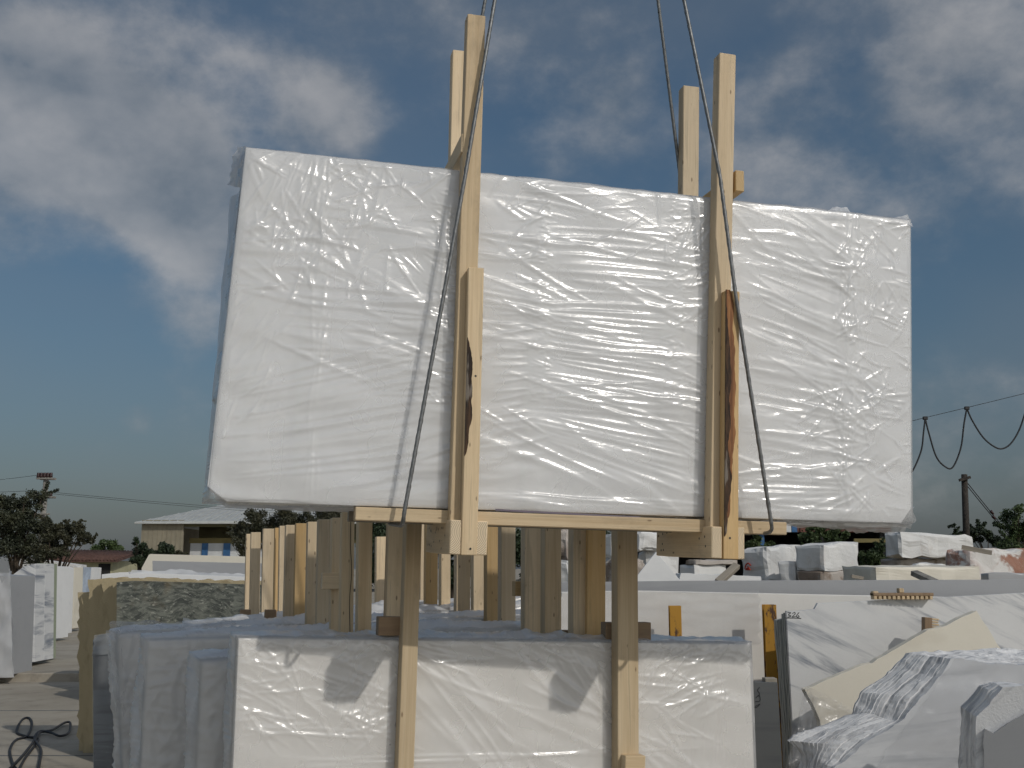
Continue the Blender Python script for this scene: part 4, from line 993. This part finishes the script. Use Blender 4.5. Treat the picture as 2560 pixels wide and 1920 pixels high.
# ------------------------------------------------------------------ trees and bushes
def leaves(cl, n, size, seed):
    rg = np.random.default_rng(seed); V_, F_ = [], []
    P = []
    wts = np.array([c[3] ** 2 for c in cl]); wts /= wts.sum()
    for c, k in zip(cl, rg.multinomial(n, wts)):
        d = rg.normal(size=(k, 3)); d /= np.linalg.norm(d, axis=1)[:, None] + 1e-9
        r = c[3] * rg.uniform(.35, 1.0, k) ** .5 * (1 + .25 * rg.normal(size=k))
        P.append(np.array(c[:3]) + d * r[:, None] * np.array([1, 1, .85]))
    P = np.concatenate(P); m = len(P)
    a = rg.normal(size=(m, 3)); a /= np.linalg.norm(a, axis=1)[:, None]; b = np.cross(a, rg.normal(size=(m, 3))); b /= np.linalg.norm(b, axis=1)[:, None]
    s = size * rg.uniform(.5, 1.3, m)[:, None]
    Q = np.stack([P - a * s, P + b * s * .5, P + a * s, P - b * s * .5], 1).reshape(-1, 3)
    me = bpy.data.meshes.new('leaves'); me.vertices.add(len(Q)); me.vertices.foreach_set('co', Q.astype(np.float32).ravel())
    me.loops.add(len(Q)); me.loops.foreach_set('vertex_index', np.arange(len(Q), dtype=np.int32)); me.polygons.add(m); me.polygons.foreach_set('loop_start', np.arange(m, dtype=np.int32) * 4)
    me.update(calc_edges=True); return me
def tree(label, Y, blobs, n, size, mat, name='tree', cat='tree', group=None, seed=1, trunk=None, base=0.0, twigs=6, spray=0):
    """blobs: (px, py, radius px); clumps fill them in depth as well."""
    rg = random.Random(seed); s = Y / F; cl = []
    for (px, py, r) in blobs:
        c = at(px, py, Y); R0 = r * s
        for _ in range(max(4, int(r / 5))):
            th, ph = rg.uniform(0, 6.28), math.acos(rg.uniform(-1, 1)); q = R0 * rg.uniform(.2, .85)
            cl.append((c.x + q * math.cos(th) * math.sin(ph), c.y + q * math.sin(th) * math.sin(ph), c.z + q * math.cos(ph), R0 * rg.uniform(.18, .42)))
    bx = at(trunk if trunk else blobs[0][0], 1400, Y).x
    e = empty(name, (bx, Y, base)); tag(e, label, cat, group)
    cl = [(c[0] - bx, c[1] - Y, c[2] - base, c[3]) for c in cl]
    v = []; f = []
    top = max(c[2] for c in cl)
    def add(me):
        k = len(v); v.extend(tuple(q.co) for q in me.vertices); f.extend(tuple(i + k for i in q.vertices) for q in me.polygons); bpy.data.meshes.remove(me)
    r0 = max(.03, top * .028)
    add(tube_mesh(spline([(0, 0, -.05), (rg.uniform(-.1, .1), 0, top * .25), (rg.uniform(-.15, .15), 0, top * .55)], 5), r0, 7, taper=r0 * .6))
    for c in rg.sample(cl, min(len(cl), twigs + 6)):
        add(tube_mesh(spline([(0, 0, top * rg.uniform(.2, .5)), (c[0] * .45, c[1] * .45, c[2] * .7), (c[0], c[1], c[2])], 4), r0 * .5, 5, taper=r0 * .12))
    obj('trunk', mesh('trunk', v, f, True), TRUNK, e)
    if spray:                                   # thin outer twigs with leaves along them
        for _ in range(spray):
            c = rg.choice(cl); d = Vector((rg.uniform(-1, 1), rg.uniform(-.6, .6), rg.uniform(-.2, 1))).normalized()
            for k in range(4): cl.append((c[0] + d.x * c[3] * (1 + .5 * k), c[1] + d.y * c[3] * (1 + .5 * k), c[2] + d.z * c[3] * (1 + .5 * k), c[3] * .35))
    obj('crown', leaves(cl, int(n * 4.2), size * .47, seed), mat, e)
    return e
LT = 'trees beyond the left of the yard'; RT = 'bushes and trees beyond the blocks'
tree('dark tree at the far left beside the utility pole', 38, [(40, 1320, 66), (72, 1252, 42), (12, 1285, 56), (30, 1370, 64), (95, 1345, 48), (60, 1300, 50), (120, 1320, 30)], 7600, .10, LEAFG, seed=1, trunk=40, group=LT, spray=40)
tree('reddish dark tree with loose twigs right of the utility pole', 36, [(150, 1350, 48), (190, 1330, 30), (120, 1370, 42), (110, 1320, 34), (208, 1350, 26), (160, 1312, 26)], 4600, .09, LEAFR, seed=2, trunk=140, group=LT, spray=90)
tree('round green bush left of the dark evergreen', 62, [(290, 1375, 32), (245, 1385, 24), (265, 1368, 20)], 2600, .16, LEAF, seed=3, group=LT)
tree('dark evergreen shrub in front of the warehouse corner', 56, [(352, 1385, 42), (395, 1378, 34), (342, 1352, 18), (420, 1390, 26)], 3600, .15, LEAFD, seed=4, group=LT)
tree('low dark shrub against the warehouse wall', 58, [(455, 1388, 16), (440, 1384, 14)], 700, .13, LEAFR, seed=5, group=LT)
tree('brown-leaved tree in front of the open warehouse side', 40, [(610, 1350, 50), (660, 1310, 50), (720, 1300, 55), (600, 1385, 30), (780, 1310, 60), (850, 1310, 60)], 6200, .10, LEAFR, seed=6, trunk=690, group=LT, spray=50)
tree('dark leafy tree behind the left-hand timbers', 34, [(960, 1340, 70), (1040, 1350, 70), (1010, 1420, 60), (930, 1420, 60)], 5200, .11, LEAFD, seed=7, group=RT)
tree('dark leafy tree behind the middle timbers', 33, [(1130, 1350, 70), (1220, 1360, 70), (1150, 1430, 60), (1240, 1430, 60)], 5200, .11, LEAFD, seed=8, group=RT)
tree('dark leafy tree behind the right-hand timbers', 32, [(1310, 1360, 70), (1390, 1350, 70), (1330, 1430, 60), (1470, 1350, 70), (1430, 1430, 60)], 6000, .11, LEAFD, seed=9, base=1.3, group=RT)
tree('weed bush below the right end of the bottom rail', 30, [(1890, 1360, 30), (1925, 1372, 26), (1860, 1375, 24)], 1300, .08, LEAF, 'bush', 'bush', RT, 10, base=1.4, spray=14)
tree('weed bush in front of the rusty shed roof edge', 30, [(2040, 1345, 38), (2085, 1350, 34), (2010, 1362, 26), (2110, 1340, 20)], 2200, .08, LEAF, 'bush', 'bush', RT, 11, base=1.4, spray=20)
tree('green bush left of the wedge-topped block', 29, [(2180, 1395, 40), (2160, 1420, 36), (2220, 1415, 30), (2190, 1365, 18), (2240, 1425, 26)], 2600, .08, LEAF, 'bush', 'bush', RT, 12, base=1.2, spray=16)
tree('leafy tree cut by the right edge beyond the blocks', 34, [(2530, 1290, 34), (2552, 1330, 46), (2520, 1370, 40), (2560, 1400, 50), (2548, 1268, 22), (2600, 1330, 60)], 4600, .09, LEAF, seed=13, base=1.3, trunk=2550, group=RT, spray=30)
tree('low dark tree around the foot of the wooden pole', 37, [(2440, 1335, 30), (2480, 1350, 36), (2400, 1330, 18), (2470, 1395, 40), (2380, 1315, 10)], 3200, .09, LEAFD, seed=14, base=1.3, trunk=2470, group=RT, spray=30)

# ------------------------------------------------------------------ buildings
def warehouse():
    Y = 80; s = Y / F
    a = at(350, 1390, Y); x0 = a.x; ze = at(350, 1305, Y).z
    e = empty('warehouse', (x0, Y, 0)); tag(e, 'beige warehouse with pale metal roof and open bay with blue posts', 'building')
    wl = at(455, 1390, Y).x - x0; wt = 18.0
    box('wall', e, (0, 0, 0), (wl, .2, ze + .15), BEIGE, 0)
    n = 9
    for k in range(n): box('wall_seam', e, (wl * (k + .5) / n - .02, -.03, 0), (wl * (k + .5) / n + .02, 0, ze - .02), BEIGE, 0)
    box('side_wall', e, (-.0, .2, 0), (.2, 14, ze - .1), BEIGE, 0)
    # open bay, set back
    zb = lambda y: at(500, y, Y).z
    box('bay_floor', e, (wl, .2, -.05), (wt, 9, .05), DARKI, 0)
    box('bay_back_wall', e, (wl, 4.0, zb(1345)), (wt, 4.2, ze + .3), OLIVE, 0)
    box('yellow_band', e, (wl, 1.6, zb(1357)), (wt, 1.7, zb(1344)), YBAND, 0)
    k = 0; x = wl + .1
    edges = [(458, 489, WHITEW, 'panel'), (489, 504, BLUE, 'blue_post'), (504, 544, WHITEW, 'panel'), (544, 561, BLUE, 'blue_post'), (561, 606, WHITEW, 'panel'), (606, 622, BLUE, 'blue_post'), (622, 668, WHITEW, 'panel'), (668, 684, BLUE, 'blue_post'), (684, 740, WHITEW, 'panel')]
    for (p0, p1, m_, nm) in edges:
        xa, xb = at(p0, 1390, Y).x - x0, at(p1, 1390, Y).x - x0; fw = 0 if m_ is WHITEW else -.12
        box(nm, e, (xa, 1.6 + fw, 0), (xb, 1.8 + fw, zb(1357)), m_, 0)
    box('lintel', e, (wl, .05, ze - .35), (wt, .25, ze + .05), OLIVE, 0)
    # roof: eave along the front, ridge set back, hip at the left
    r = e; zr = at(555, 1262, Y + 9).z
    A = Vector((-.35, -.4, ze)); B = Vector((wt, -.4, ze + .15)); Cc = Vector((wt, 9, zr)); D = Vector((at(556, 1262, Y + 9).x - x0, 9, zr)); E_ = Vector((-.35 + (D.x + .35) * .0, 18, ze)); th = Vector((0, 0, .10))
    v = [A, B, Cc, D, E_, Vector((wt, 18, ze))]; v2 = [p - th for p in v]
    me = mesh('roof', v + v2, [(0, 1, 2, 3), (0, 3, 4), (3, 2, 5, 4), (7, 6, 9, 8), (6, 10, 9), (9, 10, 11, 8), (0, 6, 7, 1), (4, 10, 6, 0), (5, 11, 10, 4), (1, 7, 8, 2), (2, 8, 11, 5)])
    ro = obj('roof', me, ROOFM, e)
    for k in range(30):
        t = k / 30; p = A.lerp(B, t) + Vector((0, 0, .01)); dirx = max(0, D.x - p.x) ; u = 1.0
        q = Vector((p.x, 9, zr)) if p.x > D.x else A.lerp(D, (p.x - A.x) / (D.x - A.x)) 
        if (q - p).length < .3: continue
        beam('roof_rib', ro, p, q, .07, .06, ROOFM, (1, 0, 0), 0, 0)
    box('gutter', e, (-.4, -.52, ze - .16), (wt, -.38, ze - .02), ROOFM, .02)
warehouse()
def low_house():
    Y = 58; x0 = at(86, 1400, Y).x; x1 = at(282, 1400, Y).x
    e = empty('low_house', (x0, Y, 0)); tag(e, 'low cream outbuilding with red tiled roof behind the slab lane', 'building')
    zt = at(280, 1402, Y).z; w_ = x1 - x0
    box('wall', e, (0, 0, 0), (w_, 4, zt), CREAMW, 0)
    zr = at(200, 1383, Y + 3).z
    v = [(-.3, -.5, zt), (w_ + .45, -.5, zt + .02), (w_ + .45, 3, zr + .05), (-.3, 3, zr + .2), (-.3, -.5, zt - .09), (w_ + .45, -.5, zt - .07), (w_ + .45, 3, zr - .04), (-.3, 3, zr + .1)]
    ro = obj('roof', mesh('roof', v, [(0, 1, 2, 3), (7, 6, 5, 4), (0, 4, 5, 1), (1, 5, 6, 2), (2, 6, 7, 3), (3, 7, 4, 0)]), TILE, e)
    n = 26
    for k in range(n):
        x = -.2 + (w_ + .5) * k / (n - 1); a = (x, -.52, zt + .03); b = (x, 3, zr + .10 + .1 * (1 - k / n))
        obj('roof_tile_row', tube_mesh([a, b], .055, 6), TILE, ro)
    box('door', e, (w_ - .75, -.03, 0), (w_ - .1, .02, zt - .15), DARKI, 0)
low_house()
def shed():
    Y = 46; x0 = at(1600, 1400, Y).x; x1 = at(2232, 1400, Y).x; w_ = x1 - x0
    e = empty('open_shed', (x0, Y, 0)); tag(e, 'dark open shed with rusted corrugated roof edge behind the blocks', 'building')
    z1 = at(1900, 1296, Y).z; z0 = at(1900, 1331, Y).z
    n = 44
    for k in range(n):
        x = w_ * k / n; o = box('fascia_sheet', e, (x, -.12 + (.04 if k % 2 else 0), z0 + (.03 if k % 5 == 0 else 0)), (x + w_ / n - .02, -.06 + (.04 if k % 2 else 0), z1), RUSTR, .01)
    box('roof', e, (-.3, 0, z1), (w_ + .3, 7, z1 + .12), RUSTR, 0)
    box('back_wall', e, (0, 6.8, 0), (w_, 7, z1 - .01), DARKI, 0); box('side_wall', e, (w_ - .2, .1, 0), (w_, 6.8, z1 - .01), DARKI, 0); box('side_wall', e, (0, .1, 0), (.2, 6.8, z1 - .01), DARKI, 0)
    for k in range(5): box('post', e, (w_ * (k + .02) / 4.2, .1, 0), (w_ * (k + .02) / 4.2 + .18, .3, z0), BLUE if k == 2 else DARKI, 0)
    a, b = at(2130, 1354, Y).x - x0, at(2220, 1354, Y).x - x0
    box('yellow_beam', e, (a, -.3, at(2150, 1357, Y).z), (b, -.14, at(2150, 1347, Y).z), YBAND, .01)
    a, b = at(1953, 1320, Y).x - x0, at(1975, 1320, Y).x - x0
    box('white_sheet', e, (a, -.2, z0), (b, -.13, z1), WHITEW, .01); a2 = at(1990, 1320, Y).x - x0; box('blue_sheet', e, (b + .02, -.2, z0), (a2, -.13, z1), BLUE, .01)
shed()

# ------------------------------------------------------------------ poles and wires
def left_pole():
    Y = 40; s = Y / F; b = at(97, 1400, Y); e = empty('utility_pole', (b.x, Y, 0)); tag(e, 'pale concrete utility pole with stacked insulators at the far left', 'utility pole')
    zt = at(101, 1192, Y).z
    obj('pole', tube_mesh([(0, 0, -.05), (.02, 0, zt * .5), (.05, 0, zt)], .14, 10, taper=.10), POLEC, e)
    for (py, half, n) in ((1196, .30, 5), (1242, .34, 2)):
        z = at(100, py, Y).z
        box('cross_arm', e, (-half + .05, -.20, z - .05), (half + .05, -.12, z + .03), POLEC, .01)
        box('cross_arm', e, (-half + .05, .12, z - .05), (half + .05, .20, z + .03), POLEC, .01)
        for k in range(n):
            x = .05 + (-half + .06 + (2 * half - .12) * k / (n - 1))
            for r_, z_ in ((.055, .04), (.075, .09), (.05, .15)):
                pass
            obj('insulator', tube_mesh([(x, -.16, z + .03), (x, -.16, z + .07), (x, -.16, z + .10), (x, -.16, z + .15), (x, -.16, z + .20)], .07, 8, taper=.055), INSUL, e)
    z = at(100, 1285, Y).z; box('bracket', e, (-.3, -.2, z - .04), (.35, -.12, z + .02), POLEC, .01)
    for k, (y0, x1, y1) in enumerate(((1228, 640, 1268), (1232, 640, 1274))):
        o = obj('power_line', tube_mesh(sagline(at(106, y0, Y), at(x1 + 500, y1 + 26, 75), .25), .008, 5), CABLEM); tag(o, ('upper' if k == 0 else 'lower') + ' power line running right from the concrete pole', 'wire', 'power lines of the concrete pole')
    for k, (y0, y1) in enumerate(((1188, 1206), (1226, 1206))):
        o = obj('power_line', tube_mesh(sagline(at(92, y0, Y), at(-240, y1 + 12 * k, 55), .15), .008, 5), CABLEM); tag(o, ('upper' if k == 0 else 'lower') + ' power line running left from the concrete pole', 'wire', 'power lines of the concrete pole')
left_pole()
def right_pole():
    Y = 36; b = at(2416, 1400, Y); e = empty('wooden_pole', (b.x, Y, 1.2)); tag(e, 'dark wooden pole with short cross arm above the right-hand blocks', 'utility pole')
    zt = at(2412, 1186, Y).z - 1.2; xt = at(2411, 1190, Y).x - b.x
    obj('pole', tube_mesh([(0, 0, -.05), (xt * .5, 0, zt * .5), (xt, 0, zt)], .125, 9, taper=.10), POLEW, e)
    z = at(2412, 1198, Y).z - 1.2
    beam('cross_arm', e, (xt - .25, -.14, z - .05), (xt + .14, -.14, z + .06), .09, .08, POLEW)
    o = beam('cross_arm', e, (xt - .03, -.12, z - .02), (xt + .03, .35, z + .02), .08, .08, POLEW)
    for k, (x1, y1) in enumerate(((2506, 1312), (2500, 1318))):
        a, c = at(2416, 1204 + 8 * k, Y), at(2700 if False else x1 + 62, y1 + 76 - 8 * k, Y + .5)
        o = obj('guy_wire', tube_mesh(sagline(a, c, .03, 12), .016, 5), CABLEM); tag(o, ('upper' if k == 0 else 'lower') + ' guy wire sloping right from the wooden pole', 'wire', 'guy wires of the wooden pole')
        p = a.lerp(c, .42 + .05 * k); obj('insulator', tube_mesh([p + (a - c).normalized() * d_ for d_ in (.07, .03, -.03, -.07)], .055, 8, taper=.04), INSUL, o)
right_pole()
def festoon():
    Y = 14
    def g(x, y): return at(x, y, Y)
    w0, w1 = g(1900, 1146), g(3100, 850)
    o = obj('carrier_wire', tube_mesh([w0, g(2313, 1044), g(2417, 1019), g(2560, 984), w1], .004, 5), CABLEM); tag(o, 'thin carrier wire rising to the right edge of the sky', 'wire')
    loops = [((2180, 1077), (2313, 1046), (2278, 1182)), ((2313, 1046), (2417, 1021), (2374, 1170)), ((2417, 1021), (2580, 980), (2500, 1122))]
    path = []
    path += spline([g(2180, 1079), g(2195, 1150), g(2240, 1200), g(2275, 1186), g(2302, 1130), g(2309, 1080), g(2313, 1046)], 7)
    path += spline([g(2313, 1046), g(2322, 1082), g(2340, 1140), g(2362, 1166), g(2382, 1168), g(2402, 1120), g(2410, 1060), g(2417, 1021)], 7)[1:]
    path += spline([g(2417, 1021), g(2430, 1050), g(2455, 1090), g(2480, 1113), g(2503, 1122), g(2526, 1110), g(2548, 1075), g(2565, 1025), g(2578, 982)], 7)[1:]
    o = obj('festoon_cable', tube_mesh(path, .011, 7), CABLEM); tag(o, 'black cable hanging in loops from the carrier wire at the right', 'cable')
    for (x, y) in ((2180, 1078), (2313, 1045), (2417, 1020), (2578, 981)):
        p = g(x, y); box('cable_hanger', o, p - Vector((.03, .02, .025)), p + Vector((.03, .02, .02)), CABLEM, .004)
festoon()
